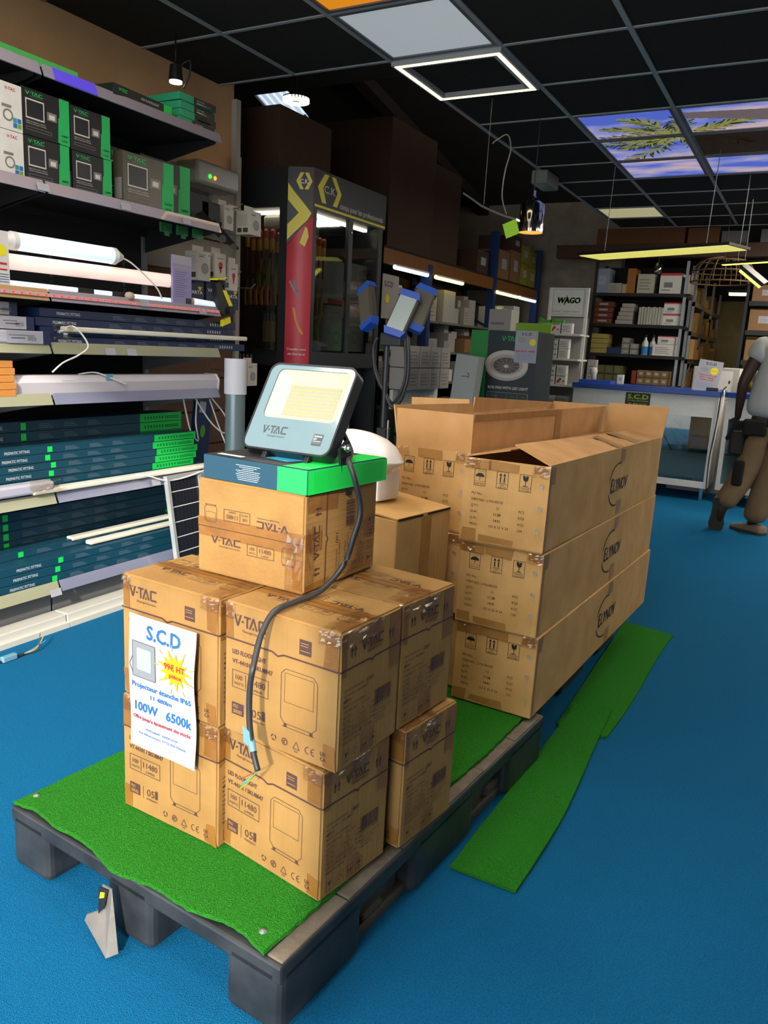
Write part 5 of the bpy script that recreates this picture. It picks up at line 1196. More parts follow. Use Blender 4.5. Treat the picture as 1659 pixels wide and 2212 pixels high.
for zi, z in enumerate((1.50, 1.22, .93, .50)):
    y = 5.25; k = 0
    while y < 9.5 and k < 14:
        w = rr.choice((.14, .18, .22, .28)); h = rr.uniform(.09, .22) if z < 1.4 else rr.uniform(.14, .30)
        if z == .93: h = min(h, .2)
        if not (abs(y + w / 2 - 6.6) < .18 or abs(y + w / 2 - 8.22) < .18):
            m = rr.choice((WD, WCARD, WD, GREYC, BRN)) if not (z == .5) else rr.choice((BRN, GREYC, WD))
            mn = {WD.name: 'white', WCARD.name: 'pale', GREYC.name: 'grey', BRN.name: 'brown'}[m.name]
            crate('%s carton, %s from the near end on the %s shelf of the blue rack' % (mn, ORD[k], ('top', 'second', 'third', 'lowest')[zi]), -3.50 + rr.uniform(-.04, .1), y, z + .001, .22, w - .01, h, m, 'cartons on the blue rack', 0, rr.choice((None, 'label', 'lines')), face='x')
            if rr.random() < .6: crate('small %s box stacked on the %s carton of the %s rack shelf' % (mn, ORD[k], ('top', 'second', 'third', 'lowest')[zi]), -3.46, y + .01, z + .002 + h, .12, w * .6, min(.07, .27 - h) if h < .2 else .035, WD, 'small boxes stacked on rack cartons', face='x')
            k += 1
        y += w + rr.uniform(.01, .12)
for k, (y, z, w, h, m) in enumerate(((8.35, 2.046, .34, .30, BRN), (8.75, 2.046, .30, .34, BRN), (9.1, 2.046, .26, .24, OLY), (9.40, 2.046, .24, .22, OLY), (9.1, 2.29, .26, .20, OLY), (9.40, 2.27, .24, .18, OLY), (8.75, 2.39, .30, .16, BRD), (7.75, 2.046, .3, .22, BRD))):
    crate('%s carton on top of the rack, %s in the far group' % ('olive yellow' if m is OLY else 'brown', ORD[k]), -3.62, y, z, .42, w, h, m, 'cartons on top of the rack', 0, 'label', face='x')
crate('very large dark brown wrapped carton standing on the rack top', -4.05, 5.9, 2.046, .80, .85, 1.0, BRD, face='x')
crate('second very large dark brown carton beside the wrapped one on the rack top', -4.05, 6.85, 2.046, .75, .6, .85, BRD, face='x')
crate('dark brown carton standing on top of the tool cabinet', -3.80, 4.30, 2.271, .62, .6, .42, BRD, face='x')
# things before the rack: spools, leaning board, wooden boards, cable carton
for k in range(2): t = thing('wood_board', ('nearer', 'farther')[k] + ' brown wooden board leaning beside the tool cabinet', 'board', (-3.02 + .02 * k, 5.16 + .11 * k, 0), rot=(0, R(-3), 0)); B().box(0, 0, 0, .02, .10, 1.78).out('plank', BRN, t)
nc = crate('white card marked S.C.D on a thin post beside the wooden boards', -2.98, 5.32, 1.45, .01, .30, .33, WD, name='notice_card', cat='card', face='x'); B().box(-.01, .14, -1.45, -.002, .16, .3).out('post', GREYM, nc)
d = D((.0105, 0, 0), (0, 1, 0), (0, 0, 1)); d.text('S.C.D', .06, .24, .04, 0, w=.14, bold=True); d.disc(.12, .15, .035, 1, n=9); d.out('lettering', [DARKC, YELLOW], nc)
for k in range(8): crate('white spotlight carton, %s in the pile beside the tripod light' % ORD[k], -2.80, 5.22 + .19 * (k % 4), .93 + .165 * (k // 4), .16, .175, .16, WD, 'white spotlight cartons', 0, 'lines', face='x')
t = crate('long white shelf front lettered for cable reels', -2.78, 5.2, .78, .03, .80, .145, WCARD, name='sign_board', cat='sign', face='x'); d = D((.03, 0, 0), (0, 1, 0), (0, 0, 1)); d.text('CABLE DISPONIBLE', .06, .05, .05, 0, w=.66); d.out('lettering', [GREYC], t)
tag(B().box(-3.05, 5.2, 0, -2.78, 6.0, .775).out('reel_stand', CAB), 'dark base carrying the reel display', 'display stand')
for k in range(8):
    t = thing('cable_reel', 'dark green boxed reel, %s in the rows under the cable sign' % ORD[k], 'reel', (-2.775, 5.30 + .13 * (k % 4), .60 - .16 * (k // 4)), group='green reels'); B().box(0, 0, 0, .05, .11, .13).out('body', mat('dark_green_card', '0c3a28', .5), t); d = D((.05, 0, 0), (0, 1, 0), (0, 0, 1)); d.ring(.055, .065, .03, .012, 0); d.out('ring_print', [mat('green_ring', '2a9a54', .5)], t)
for k in range(2): t = thing('green_torch', ('left', 'right')[k] + ' bright green torch hanging under the cable sign', 'torch', (-2.70, 5.38, .68 - .07 * k)); B().box(0, 0, 0, .04, .11, .05, r=.006).out('body', GREEN, t); B().cyl((.04, .03, .025), (.05, .03, .025), .018, n=12).out('lens', WHITE, t)
t = thing('leaning_carton', 'tall narrow white carton leaning in front of the rack', 'carton', (-2.36, 5.2, 0), rot=(0, R(5), 0)); B().box(0, 0, 0, .17, .12, 1.22).out('body', mat('pale_grey_card', 'a4a8a4', .5), t)
d = D((0, 0, 0), (1, 0, 0), (0, 0, 1)); d.ring(.10, 1.08, .018, .005, 0, a0=-60, a1=90); d.line([(.06, 1.07), (.11, 1.075)], .004, 0)
for z in (.6, .85): d.line([(.01, z), (.16, z + .01)], .002, 1)
d.out('lettering', [INKB, GREYC], t)

# box fan carton
fx, fy = -2.275, 5.50
crate('white carton under the big green and black fan carton', fx, fy, 0, .5, .42, .42, WD, name='carton'); crate('second white carton under the big green and black fan carton', fx, fy, .421, .5, .42, .42, WD)
t = thing('fan_carton', 'large green and black carton picturing a ring shaped ceiling fan', 'carton', (fx, fy, .843)); B().box(0, 0, 0, .51, .40, .552).out('body', mat('fan_dark', '17242a', .5), t)
d = D((0, 0, 0), (1, 0, 0), (0, 0, 1), .0014)
d.rect(.0, 0, .135, .551, 0); d.disc(.29, .30, .165, 1, n=32, ry=.105); d.disc(.29, .315, .165, 2, 1, n=32, ry=.10); d.disc(.29, .31, .125, 1, 2, n=32, ry=.075); d.disc(.29, .305, .10, 3, 3, n=32, ry=.058); d.disc(.29, .30, .018, 2, 4, ry=.012)
for k in range(12): a = k * math.pi / 6; d.line([(.29 + .02 * math.cos(a), .30 + .012 * math.sin(a)), (.29 + .095 * math.cos(a), .305 + .054 * math.sin(a))], .002, 1, 4)
d.logo(.24, .48, .035, .13, 4, 1, tag=False); d.text('BOX FAN WITH LED LIGHT', .16, .135, .020, 2, w=.31, bold=True, k=1); d.frame_rect(.155, .04, .47, .11, .002, 5, 1)
for k, s_ in enumerate(('BLADES', 'SPEEDS', 'AIR FLOW', 'LED')): d.text(s_, .195 + .08 * k, .055, .009, 2, w=.05, al='C', k=1); d.text(('NO VISIBLE', '3', 'SAFE', 'RGB')[k], .195 + .08 * k, .08, .010, 0, al='C', k=1); d.rect(.23 + .08 * k, .05, .2315 + .08 * k, .1, 5, 1)
d.out('lettering', [mat('fan_green', '1f8a3c', .5), mat('ring_white', 'a8a29a', .5), mat('ring_pale', 'c8c0b8', .5), mat('ring_dark', '57504a', .5), mat('mint_green', '1fae5c', .5), GREYC], t)
t = thing('price_poster', 'small white S.C.D price sheet taped to the fan carton', 'poster', (fx + .345, fy - .004, 1.175)); B().box(0, -.002, 0, .165, 0, .225).out('sheet', PAPER, t)
d = D((0, -.0022, 0), (1, 0, 0), (0, 0, 1)); d.text('S.C.D', .045, .193, .02, 0, w=.075, bold=True); d.disc(.13, .145, .025, 1, n=9); d.disc(.05, .16, .03, 2, ry=.02); d.text('BRASSEUR 60MM', .01, .075, .013, 3, w=.14, bold=True)
for k in range(4): d.rect(.02, .058 - .012 * k, .14, .062 - .012 * k, 4)
d.out('lettering', [DARKC, YELLOW, GREYC, REDC, mat('pale_blue_ink', '8098b8', .6)], t)
t = crate('white and grey carton with a QR free label behind the fan carton', -2.52, 6.45, 1.20, .20, .2, .40, WD, prt='lines'); t['label'] = 'pale grey carton standing high behind the fan carton'
crate('grey stand carrying the pale carton behind the fan carton', -2.55, 6.40, 0, .30, .3, 1.195, GREYC)
t = thing('brand_sign', 'lime green WAGO header board behind the fan carton', 'sign', (-2.33, 6.60, .0)); B().box(0, 0, 1.33, .32, .02, 1.50).out('board', LIME, t); B().box(.1, .005, 0, .2, .018, 1.33).out('post', GREYM, t); d = D((0, 0, 0), (1, 0, 0), (0, 0, 1)); d.text('WAGO', .03, 1.345, .07, 0, w=.26, bold=True, shear=.15); d.out('lettering', [mat('pale_green', 'b4cc90', .5)], t)

# ================================================================ WHITE CONNECTOR STAND
wg = thing('brand_stand', 'white display stand with the green WAGO header and shelves of small boxes', 'display stand', (-2.49, 8.0, 0))
for x in (0, .375): B().box(x, 0, 0, x + .028, .04, 1.915).out('post', WCARD, wg)
B().box(.028, .005, 1.635, .375, .02, 1.915).out('header_board', WCARD, wg); B().box(.028, .20, 0, .375, .21, 1.63).out('back_sheet', GREYC, wg)
d = D((.028, .005, 0), (1, 0, 0), (0, 0, 1)); d.frame_rect(.012, 1.65, .335, 1.90, .006, 1); [d.text('WAGO', .053 + .0025 * q, 1.765 + .002 * (q % 2), .058, 0, w=.235, bold=True, shear=.12) for q in range(4)]; d.line([(.16, 1.84), (.135, 1.745)], .012, 0)
d.text('Connect. Combine. Explore.', .02, 1.675, .022, 2, w=.28); d.out('lettering', [WGREEN, mat('frame_grey', 'b0b0ac', .5), mat('print_grey', '6e6e6e', .6)], wg)
for z in (1.46, 1.215, .955, .62): B().box(-.05, -.16, z - .018, .40, .20, z).out('shelf', WCARD, wg)
k = 0
for z, rows, cols, w in ((1.46, 1, 3, .105), (1.215, 2, 3, .10), (.955, 2, 3, .10), (.62, 2, 3, .115)):
    for r_ in range(rows):
        for c_ in range(cols):
            crate('small white box, %s from left, %s of the %s shelf, white stand' % (ORD[c_], ('lower row', 'upper row')[r_], {1.46: 'top', 1.215: 'second', .955: 'third', .62: 'lowest'}[z]), -2.53 + c_ * (w + .015), 7.86, z + .001 + r_ * (w * .98), w, .08, w * .96, WCARD, 'small boxes on the white stand', 0, 'red' if z > .7 and c_ < 2 + (r_ == 0 and z < 1.2) else 'lines')
            k += 1
for k in range(2): t = thing('display_pack', ('left', 'right')[k] + ' open green display tray on the top shelf of the white stand', 'pack', (-2.53 + .13 * k, 7.87, 1.565)); B().prism([(0, 0, 0), (.12, 0, 0), (.12, 0, .03), (.06, 0, .015), (0, 0, .05)], (0, .07, 0)).out('tray', WGREEN, t)

# ================================================================ COUNTERS
def counter(label, loc, rz, W, glass_x, sign):
    t = thing('glass_counter', label, 'counter', loc, rz, group='white glass counters')
    B().box(-.01, -.03, .955, W + .01, .55, 1.0, r=.004).out('worktop', mat('top_blue', '1c3f90', .4), t)
    B().box(0, 0, .765, W, .02, .955).out('front_panel', WCARD, t); B().box(0, .52, .12, W, .54, .955).out('back_panel', WCARD, t)
    for x in (0, W - .02): B().box(x, .02, .12, x + .02, .52, .955).out('side_panel', WCARD, t)
    for x0, x1, z0, z1 in ((0, W, .12, .18), (0, .035, .18, .765), (W - .035, W, .18, .765), (W / 2 - .02, W / 2 + .02, .18, .765)): B().box(x0, 0, z0, x1, .02, z1).out('frame_bar', WCARD, t)
    for x0, x1 in ((.035, W / 2 - .02), (W / 2 + .02, W - .035)): B().box(x0, .008, .18, x1, .012, .765).out('glass_door', glass('counter_glass', 'dfe8e8', .14, .02), t)
    B().box(.02, .02, .44, W - .02, .50, .448).out('glass_shelf', glass('shelf_glass', 'bcd8d8', .2, .05), t); B().box(.02, .02, .12, W - .02, .52, .14).out('bottom_board', WCARD, t)
    for x in (.03, W - .06):
        for y in (.03, .48): B().box(x, y, 0, x + .03, y + .03, .12).out('leg', CHROME, t)
    if sign:
        d = D((.50, 0, .80), (1, 0, 0), (0, 0, 1), .002); d.rect(0, 0, .225, .14, 0); d.text('S.C.D', .1125, .085, .042, 1, w=.19, al='C', bold=True, k=1); d.text('MATERIEL ELECTRIQUE', .1125, .062, .012, 1, w=.19, al='C', k=1); d.text('TEL: 0590 268 447', .1125, .030, .016, 1, w=.17, al='C', k=1)
        d.out('sign_plate', [mat('sign_black', '15170f', .5), mat('sign_yellow', 'b4c020', .5)], t)
    return t
counter('long white glass door counter with a black S.C.D sign', (-2.03, 7.57, 0), 0, 1.31, 0, True)
counter('shorter white glass counter beside the standing person', (-.655, 7.61, 0), -22, 1.2, 0, False)
t = thing('desk_lamp', 'silver adjustable arm lamp on the glass shelf inside the long counter', 'lamp', (-1.02, 7.75, .45)); B().cyl((0, 0, 0), (0, 0, .02), .05, n=16).out('base', GREYM, t)
B().cyl((0, 0, .02), (-.12, 0, .22), .012, n=8).cyl((-.12, 0, .22), (.06, 0, .10), .010, n=8).out('arm', GREYM, t); B().cyl((.0, .0, .23), (-.10, 0, .26), .03, .02, n=10).out('head', BLACKM, t)
t = thing('laptop', 'closed silver laptop lying on the bottom of the long counter', 'laptop', (-1.12, 7.66, .141), 8); B().box(0, 0, 0, .26, .20, .02, r=.004).out('lid', GREYM, t); B().box(.005, .005, -.0, .255, .195, .004).out('base', BLACKM, t)
for k in range(3): crate('%s box on the glass shelf inside the long counter, %s from the left' % (('grey', 'blue', 'white')[k], ORD[k]), -1.95 + .17 * k, 7.75, .45, .12, .1, .10, (GREYC, NAVY, WD)[k], 'boxes inside the long counter', prt='lines')
t = thing('blue_wrap_roll', 'bright blue plastic pack on the glass shelf of the long counter', 'pack', (-.96, 7.86, .45)); B().box(0, 0, 0, .17, .12, .12, r=.02).out('pack', mat('sky_blue_plastic', '4a94c8', .3), t)
crate('perforated yellow and white metal strip box inside the shorter counter', -.50, 7.72, .45, .13, .1, .12, mat('yellow_case', 'b8a020', .5), rz=-22, prt='lines')
crate('yellow and white box on the bottom of the shorter counter', -.48, 7.70, .141, .14, .12, .16, mat('yellow_white', 'b8ac70', .5), rz=-22, prt='stripe')
# on the counter
t = thing('sign_holder', 'white S.C.D offer sheet in an upright holder on the counter end', 'sign', (-.965, 7.63, 1.0), rot=(R(-8), R(7), 0)); B().box(0, 0, 0, .205, .004, .285).out('sheet', PAPER, t); B().box(0, -.004, 0, .205, .05, .006).out('foot', glass('clear_acrylic', 'eeeeee', .2, .05), t)
d = D((0, 0, 0), (1, 0, 0), (0, 0, 1)); d.text('S.C.D', .06, .245, .024, 0, w=.09, bold=True); d.poly([(.02, .20), (.07, .175), (.10, .205), (.05, .225)], 1); d.disc(.145, .195, .034, 2, n=11); d.text('29 € HT', .145, .19, .010, 3, w=.05, al='C', k=1)
for k, s_ in enumerate(('Dalle Led 60 x 60', '40W - 4000K', '6000K ou RVB')): d.text(s_, .1, .145 - .02 * k, .012, 3, w=.155 - .02 * k, al='C', bold=True)
for k in range(4): d.rect(.02, .078 - .014 * k, .17, .082 - .014 * k, 4)
d.out('lettering', [DARKC, GREYC, YELLOW, REDC, mat('pale_blue_ink', '8098b8', .6)], t)
t = thing('printer', 'large white office printer behind the counter', 'printer', (-1.05, 8.25, .90)); B().box(0, 0, 0, .42, .40, .31, r=.01).out('body', mat('printer_white', 'a8a69c', .5), t); B().box(.20, -.004, .06, .36, .0, .28).out('side_door', WCARD, t); B().box(.33, -.006, .16, .345, -.002, .19).out('socket', BLACKP, t)
tag(B().box(-1.15, 8.15, 0, .3, 8.75, .895).out('side_table', WD), 'pale side table behind the counters carrying the printer', 'table')
t = thing('acrylic_screen', 'clear acrylic screen beside the printer', 'screen', (-.62, 8.1, .90)); B().box(0, 0, 0, .16, .006, .30).out('pane', glass('clear_acrylic2', 'cfc8b4', .15, .05), t)
t = thing('yellow_cup', 'yellow cup with a straw on the shorter counter', 'cup', (-.56, 7.72, 1.0)); b = B(); b.lathe([(.0, 0), (.034, 0), (.038, .09), (.034, .09), (.031, .006), (0, .006)]); b.out('cup', mat('cup_yellow', 'c8b410', .4), t); B().cyl((0, 0, .01), (.01, 0, .13), .003, n=6).out('straw', WHITE, t)
t = thing('counter_cable', 'white and black leads running down the gap between the counters', 'cable', (-.70, 7.55, .0)); B().tube([(.03, 0, 1.05), (.0, -.01, .98), (-.01, 0, .7), (-.03, 0, .4), (-.02, 0, .1)], .006).out('lead', CABLE, t); B().tube([(-.02, .05, 1.02), (.02, -.01, 1.0), (.005, -.012, .8), (-.01, -.012, .5)], .005).out('lead', WCABLE, t)
t = thing('bulb_display', 'white globe bulb on a blue tray at the left end of the counter', 'bulb', (-1.89, 7.72, 1.03)); b = B(); b.lathe([(0, 0), (.014, 0), (.016, .03), (.034, .06), (.038, .085), (.026, .115), (0, .122)]); b.out('globe', mat('bulb_white', 'c8c4b8', .3), t)
tag(B().box(-2.0, 7.62, 1.0005, -1.70, 7.85, 1.03).out('blue_tray', mat('tray_blue', '1c4ab0', .4)), 'low blue tray at the left end of the counter top', 'tray')
crate('narrow white box standing at the far left of the counter', -2.0, 7.88, 1.0005, .09, .06, .22, WD, prt='lines'); crate('small black and white boxed switch on the counter', -1.70, 7.90, 1.0005, .06, .05, .09, WCARD, prt='label')
t = thing('hanging_scissors', 'small black clamp hanging by the counter end', 'clamp', (-.84, 7.60, 1.0005)); B().box(0, 0, 0, .10, .02, .03, r=.005).out('body', BLACKP, t)

# ================================================================ SHELVES BEHIND THE COUNTER
X0, X1, SY = -2.38, -1.36, 9.30
su = thing('storage_shelving', 'dark storage shelving full of boxes behind the counter', 'shelving', (X0, SY, 0))
for x in (0, X1 - X0 - .03):
    for y in (0, .45): B().box(x, y, 0, x + .03, y + .03, 2.32).out('post', BLACKM if x == 0 else GREYM, su)
for z in (1.975, 1.635, 1.30, .97, .5): B().box(0, -.01, z - .035, X1 - X0, .48, z).out('shelf', mat('shelf_dark', '1c1b1a', .6), su)
B().box(0, .48, 0, X1 - X0, .50, 2.3).out('back_sheet', mat('shelf_back_black', '0d0d0f', .8), su)
def on(label, px, z, w, h, m, prt=None, name='carton', dd=.25, off=0): return crate(label, -2.41 + (px - 1275) * .00505, SY + .03 + off, z + .001, w, dd, h, m, 'goods on the dark shelving', 0, prt, name=name)
on('tall white and blue carton at the left of the top shelf', 1280, 1.975, .17, .27, mat('pale_blue_card', '8a92a8', .5), 'label'); on('white boxed kit on the top shelf', 1312, 1.975, .15, .11, WD, 'lines'); on('small cream box beside the boxed kit on the top shelf', 1343, 1.975, .05, .10, mat('cream_card', 'b8a070', .6)); on('orange brown box file standing on the top shelf', 1353, 1.975, .09, .27, mat('amber_card', '9a6420', .6))
on('white taped bundle on the top shelf', 1376, 1.975, .18, .21, mat('bundle_white', 'b4b09c', .7), 'lines'); on('white carton with a red stripe on the top shelf', 1424, 1.975, .23, .22, WCARD, 'stripe'); on('pale carton at the right end of the top shelf', 1476, 1.975, .07, .20, WD)
for k in range(4): on('red brown box with a white label, %s from the bottom on the second shelf' % ORD[k], 1284, 1.635 + .062 * k, .22, .058, mat('red_brown', '6c3824', .7), 'label')
for k in range(5): on('thin white box, %s from the bottom of the stepped pile on the second shelf' % ORD[k], 1336 + 3 * k, 1.635 + .046 * k, .19 - .015 * k, .043, WD)
for k in range(9): on('white folder, %s from the left on the second shelf' % ORD[k], 1386 + 6 * k, 1.635, .026, .19 + .006 * (k % 2), mat('folder_white', 'b4b2a4', .6), name='folder')
for k in range(2): on(('lower', 'upper')[k] + ' white carton with a red top stripe on the second shelf', 1439, 1.635 + .125 * k, .19, .12, WCARD, 'stripe')
for k in range(4): on('yellow edged white box, %s from the bottom at the left of the third shelf' % ORD[k], 1284, 1.30 + .055 * k, .20, .052, mat('cream_yellow', 'a89c54', .6))
t = thing('blue_crate', 'blue crate of clear plastic bags on the third shelf', 'crate', (-2.17, SY + .04, 1.301)); B().box(0, 0, 0, .18, .22, .07).out('tray', mat('tray_navy', '18305c', .4), t); b = B(); _crinkle(b, (.005, .0, .07), (1, 0, 0), (0, 0, 1), .17, .06, 8, .03, 4); b.out('bags', WRAP, t)
for k in range(5): on('small grey box, %s of the cluster on the third shelf' % ORD[k], 1357 + 19 * (k % 2), 1.30 + .062 * (k // 2), .085, .058, mat('silver_card', '8c8a80', .35), 'label')
for k in range(2):
    t = thing('spray_bottle', ('left', 'right')[k] + ' white bottle with a blue label on the third shelf', 'bottle', (-1.745 + .085 * k, SY + .08, 1.301)); b = B(); b.lathe([(0, 0), (.036, 0), (.037, .10), (.034, .14), (.014, .17), (.012, .20), (0, .205)]); b.out('bottle', WCARD, t); B().cyl((0, 0, .01), (0, 0, .095), .0378, n=20, caps=False).out('label', mat('bottle_blue', '2a7ac0', .5), t); B().cyl((0, 0, .195), (0, 0, .225), .014, n=12).out('cap', BLACKP, t)
on('lower white carton at the right end of the third shelf', 1425, 1.30, .23, .125, WCARD, 'lines'); on('upper white carton with a red base stripe at the right of the third shelf', 1434, 1.427, .19, .09, WCARD, 'stripe')
for k in range(6): on('olive green box, %s in the bottom row behind the counter' % ORD[k], 1305 + 20 * (k % 3), .97 + .10 * (k // 3), .095, .095, mat('olive_card', '5c5c34', .6), 'lines')
for k in range(8): on('small brown carton, %s of the pile at the lower right behind the counter' % ORD[k], 1398 + 17 * (k % 4), .97 + .082 * (k // 4), .082, .078, mat('dim_kraft', '7c6440', .7), 'label')
on('red box beside the small brown cartons', 1386, .97, .05, .15, mat('red_box', '8c2c1c', .5))
tag(B().box(-2.85, 9.28, 2.36, 1.2, 9.42, 2.50).out('wood_beam', BRD), 'dark brown timber beam above the dark shelving', 'beam')
for k, (x, w, h) in enumerate(((-2.40, .95, .17), (-1.42, .32, .16), (-1.08, .25, .12), (-.7, .4, .13))): crate('brown carton stored above the timber beam, %s from the left' % ORD[k], x, 9.30, 2.503, w, .3, h, mat('store_brown', '6a4020', .8) if k < 2 else mat('dull_wrap', '5a5850', .4), 'cartons above the beam')
t = thing('clear_pendant', 'clear glass pendant bulb hanging before the dark shelving', 'pendant lamp', (-1.58, 8.7, 2.12)); b = B(); b.lathe([(.02, .12), (.04, .10), (.045, .03), (.04, 0), (0, -.005)]); b.out('shade', glass('amber_glass', 'd8c8a0', .25, .05), t); B().cyl((0, 0, .12), (0, 0, .54), .004, n=6).out('cord', BLACKP, t)

# receding rack with amber cartons
rr2 = thing('storage_rack', 'metal rack of amber cartons running back beside the ochre wall', 'rack', (-1.33, 9.82, 0))
for y in (.0, .86, 1.72, 2.58):
    for x in (0, -.5): B().box(x - .03, y, 0, x, y + .035, 2.3).out('post', GREYM, rr2)
    B().cyl((-.02, y + .02, 1.0), (-.02, y + .9, 1.5), .012, n=6).out('brace', GREYM, rr2)
for z in (1.93, 1.60, 1.28, .95): B().box(-.53, 0, z - .05, -.0, 2.62, z).out('shelf', mat('rack_tan', '8a7a5a', .5), rr2)
AMB = mat('amber_kraft', 'b08444', .7)
for zi, z in enumerate((1.93, 1.60, 1.28, .95)):
    for k in range(6): crate('kraft carton, %s from the near end on the %s level of the receding rack' % (ORD[k], ('top', 'second', 'third', 'lowest')[zi]), -1.65 + .05 * ((k * 3 + zi) % 3), 9.86 + .42 * k, z + .001, .27, .24 + .05 * (k % 2), .12 + .055 * ((k + zi) % 3), AMB, 'amber cartons on the receding rack', 0, None, face='x')
for zi, z in enumerate((1.30, 1.62, 1.93)):
    tag(B().box(-.74, 9.55, z - .05, 1.0, 10.0, z).out('wall_shelf', mat('shelf_dark', '1c1b1a', .6)), 'dark shelf right of the ochre wall, %s from the bottom' % ORD[zi], 'shelf')
    for k in range(3): crate('brown labelled carton, %s from the left on the %s right hand shelf' % (ORD[k], ORD[zi]), -.72 + .34 * k, 9.57, z + .001, .31, .3, .22 if zi < 2 else .17, BRN, 'cartons on the right shelves', 0, 'label')
for x in (-.78, .98): tag(B().box(x, 9.55, 0, x + .03, 10.0, 2.3).out('shelf_side', BLACKM), 'dark upright at the %s end of the right hand shelves' % ('left' if x < 0 else 'right'), 'upright')
t = thing('store_light', 'thin warm light strip high in the ochre storeroom', 'ceiling light', (-1.12, 11.2, 2.12)); B().box(0, 0, 0, .36, .10, .03).out('strip', mat('warm_white_strip', 'fff0c0', .4, emit='ffe6a0', es=7), t); B().box(-.02, -.01, .03, .38, .11, .07).out('housing', BLACKP, t); B().cyl((.18, .05, .07), (.18, .05, .55), .006, n=6).out('rod', BLACKP, t)

# ================================================================ HANGING LIGHTS
def line_pendant(label, A, Bp, w, em, es, wires=True, tilt=0):
    A, Bp = Vector(A), Vector(Bp); L_ = (Bp - A).length; ang = math.degrees(math.atan2(Bp.y - A.y, Bp.x - A.x))
    t = thing('linear_pendant', label, 'pendant lamp', A, rot=(R(tilt), -math.asin((Bp.z - A.z) / L_), R(ang)))
    B().box(0, 0, .004, L_, w, .022).out('housing', mat('pendant_black', '1c1c1c', .4), t); B().box(.02, .015, -.001, L_ - .02, w - .015, .004).out('diffuser', mat('pend_' + em + str(es), 'ffffff', .4, emit=em, es=es), t)
    if wires:
        for x in (L_ * .12, L_ * .80): B().cyl((x, w / 2, .02), (x + .02, w / 2, CZ - A.z - .01), .0028, n=6).out('wire', GREYM, t)
    return t
line_pendant('long yellow lit rectangular pendant above the counter', (-1.748, 6.215, 2.0), (-.618, 5.775, 2.005), .30, 'ece04a', .80)
line_pendant('thin yellow lit pendant at the right edge behind the long one', (-.79, 6.84, 2.0), (.25, 6.45, 2.02), .07, 'f0e850', 1.6)
t = thing('twin_tube_light', 'yellow lit twin tube fitting hanging at a slant near the right edge', 'pendant lamp', (-.69, 7.45, 2.04), rot=(R(18), R(38), R(0)))
B().box(0, 0, 0, .24, .13, .03).out('housing', BLACKP, t)
for y in (.03, .10): B().cyl((.01, y, -.012), (.23, y, -.012), .018, n=12).out('tube', mat('yellow_tube', 'fff080', .3, emit='f4e860', es=2.2), t)
B().cyl((.0, .06, .03), (-.30, .06, .45), .004, n=6).out('wire', GREYM, t)
t = thing('rattan_shade', 'large round cane lampshade hanging in the dark at the far right', 'lampshade', (-.93, 8.5, 2.12)); 
for k in range(18): a = 2 * math.pi * k / 18; B().tube([(.29 * math.cos(a), .29 * math.sin(a), -.10), (.28 * math.cos(a), .28 * math.sin(a), .0), (.2 * math.cos(a), .2 * math.sin(a), .10), (.03 * math.cos(a), .03 * math.sin(a), .14)], .006, n=5).out('cane', mat('cane', '5c4424', .7), t)
for z, r_ in ((-.10, .29), (0, .282), (.10, .20)): b = B(); b.tube([(r_ * math.cos(2 * math.pi * i / 24), r_ * math.sin(2 * math.pi * i / 24), z) for i in range(25)], .008, n=5, sub=0); b.out('hoop', MATS['cane'], t)
B().cyl((0, 0, .13), (0, 0, .53), .004, n=6).out('cord', BLACKP, t)
t = thing('chrome_pendant', 'chrome cylindrical pendant lamp glowing orange inside', 'pendant lamp', (-1.716, 5.0, 1.993))
b = B(); b.lathe([(.078, 0), (.078, .165), (.035, .20), (.016, .215), (.014, .245), (0, .247)], n=36); b.out('shade', CHROME, t)
b = B(); b.lathe([(.074, .001), (.074, .12), (0, .13)], n=36); b.out('inner_lining', mat('orange_inner', 'e08a30', .4, emit='ff9a30', es=1.2), t)
b = B(); b.lathe([(0, .002), (.072, .004)], n=36); b.out('diffuser', mat('orange_disc', 'f0a048', .4, emit='ffab50', es=1.3), t)
B().cyl((0, 0, .245), (0, 0, CZ - 1.993), .0035, n=6).out('cord', CABLE, t); B().box(.004, -.016, .218, .018, -.012, .25).out('tag', mat('violet_tag', '8a84b8', .5), t)
t = thing('wavy_pendant', 'curved clear bar pendant hanging on wires with a lime green tag', 'pendant lamp', (-1.97, 4.5, 2.15))
b = B(); pts = [(0, 0, 0), (.05, 0, -.03), (.12, 0, -.075), (.20, 0, -.11), (.28, 0, -.14), (.345, 0, -.158)]
for (x0, _, z0), (x1, _, z1) in zip(pts, pts[1:]): b.prism([(x0, -.03, z0), (x1, -.03, z1), (x1, -.03, z1 - .012), (x0, -.03, z0 - .012)], (0, .06, 0))
b.out('bar', mat('clear_bar', '6c6c68', .2, coat=.6, metal=.2), t)
B().cyl((.125, 0, -.07), (.130, 0, .50), .002, n=5).out('wire', GREYM, t)
B().tube([(.27, 0, -.13), (.235, 0, -.03), (.24, 0, .10), (.265, 0, .22), (.24, 0, .30), (.18, 0, .28), (.15, 0, .26)], .004).out('wire', GREYM, t)
b = B(); zz = []
cxx, czz = .318, -.215
for k in range(40):
    a = 2 * math.pi * k / 40; s_ = max(abs(math.cos(a)), abs(math.sin(a))); r_ = .040 / s_ + (.004 if k % 2 else 0); x, z = r_ * math.cos(a), r_ * math.sin(a); zz.append((cxx + x * .94 - z * .34, -.035, czz + x * .34 + z * .94))
b.prism(zz, (0, .002, 0)); b.out('tag', mat('lime_tag', '94cc14', .5, emit='94cc14', es=.12), t)
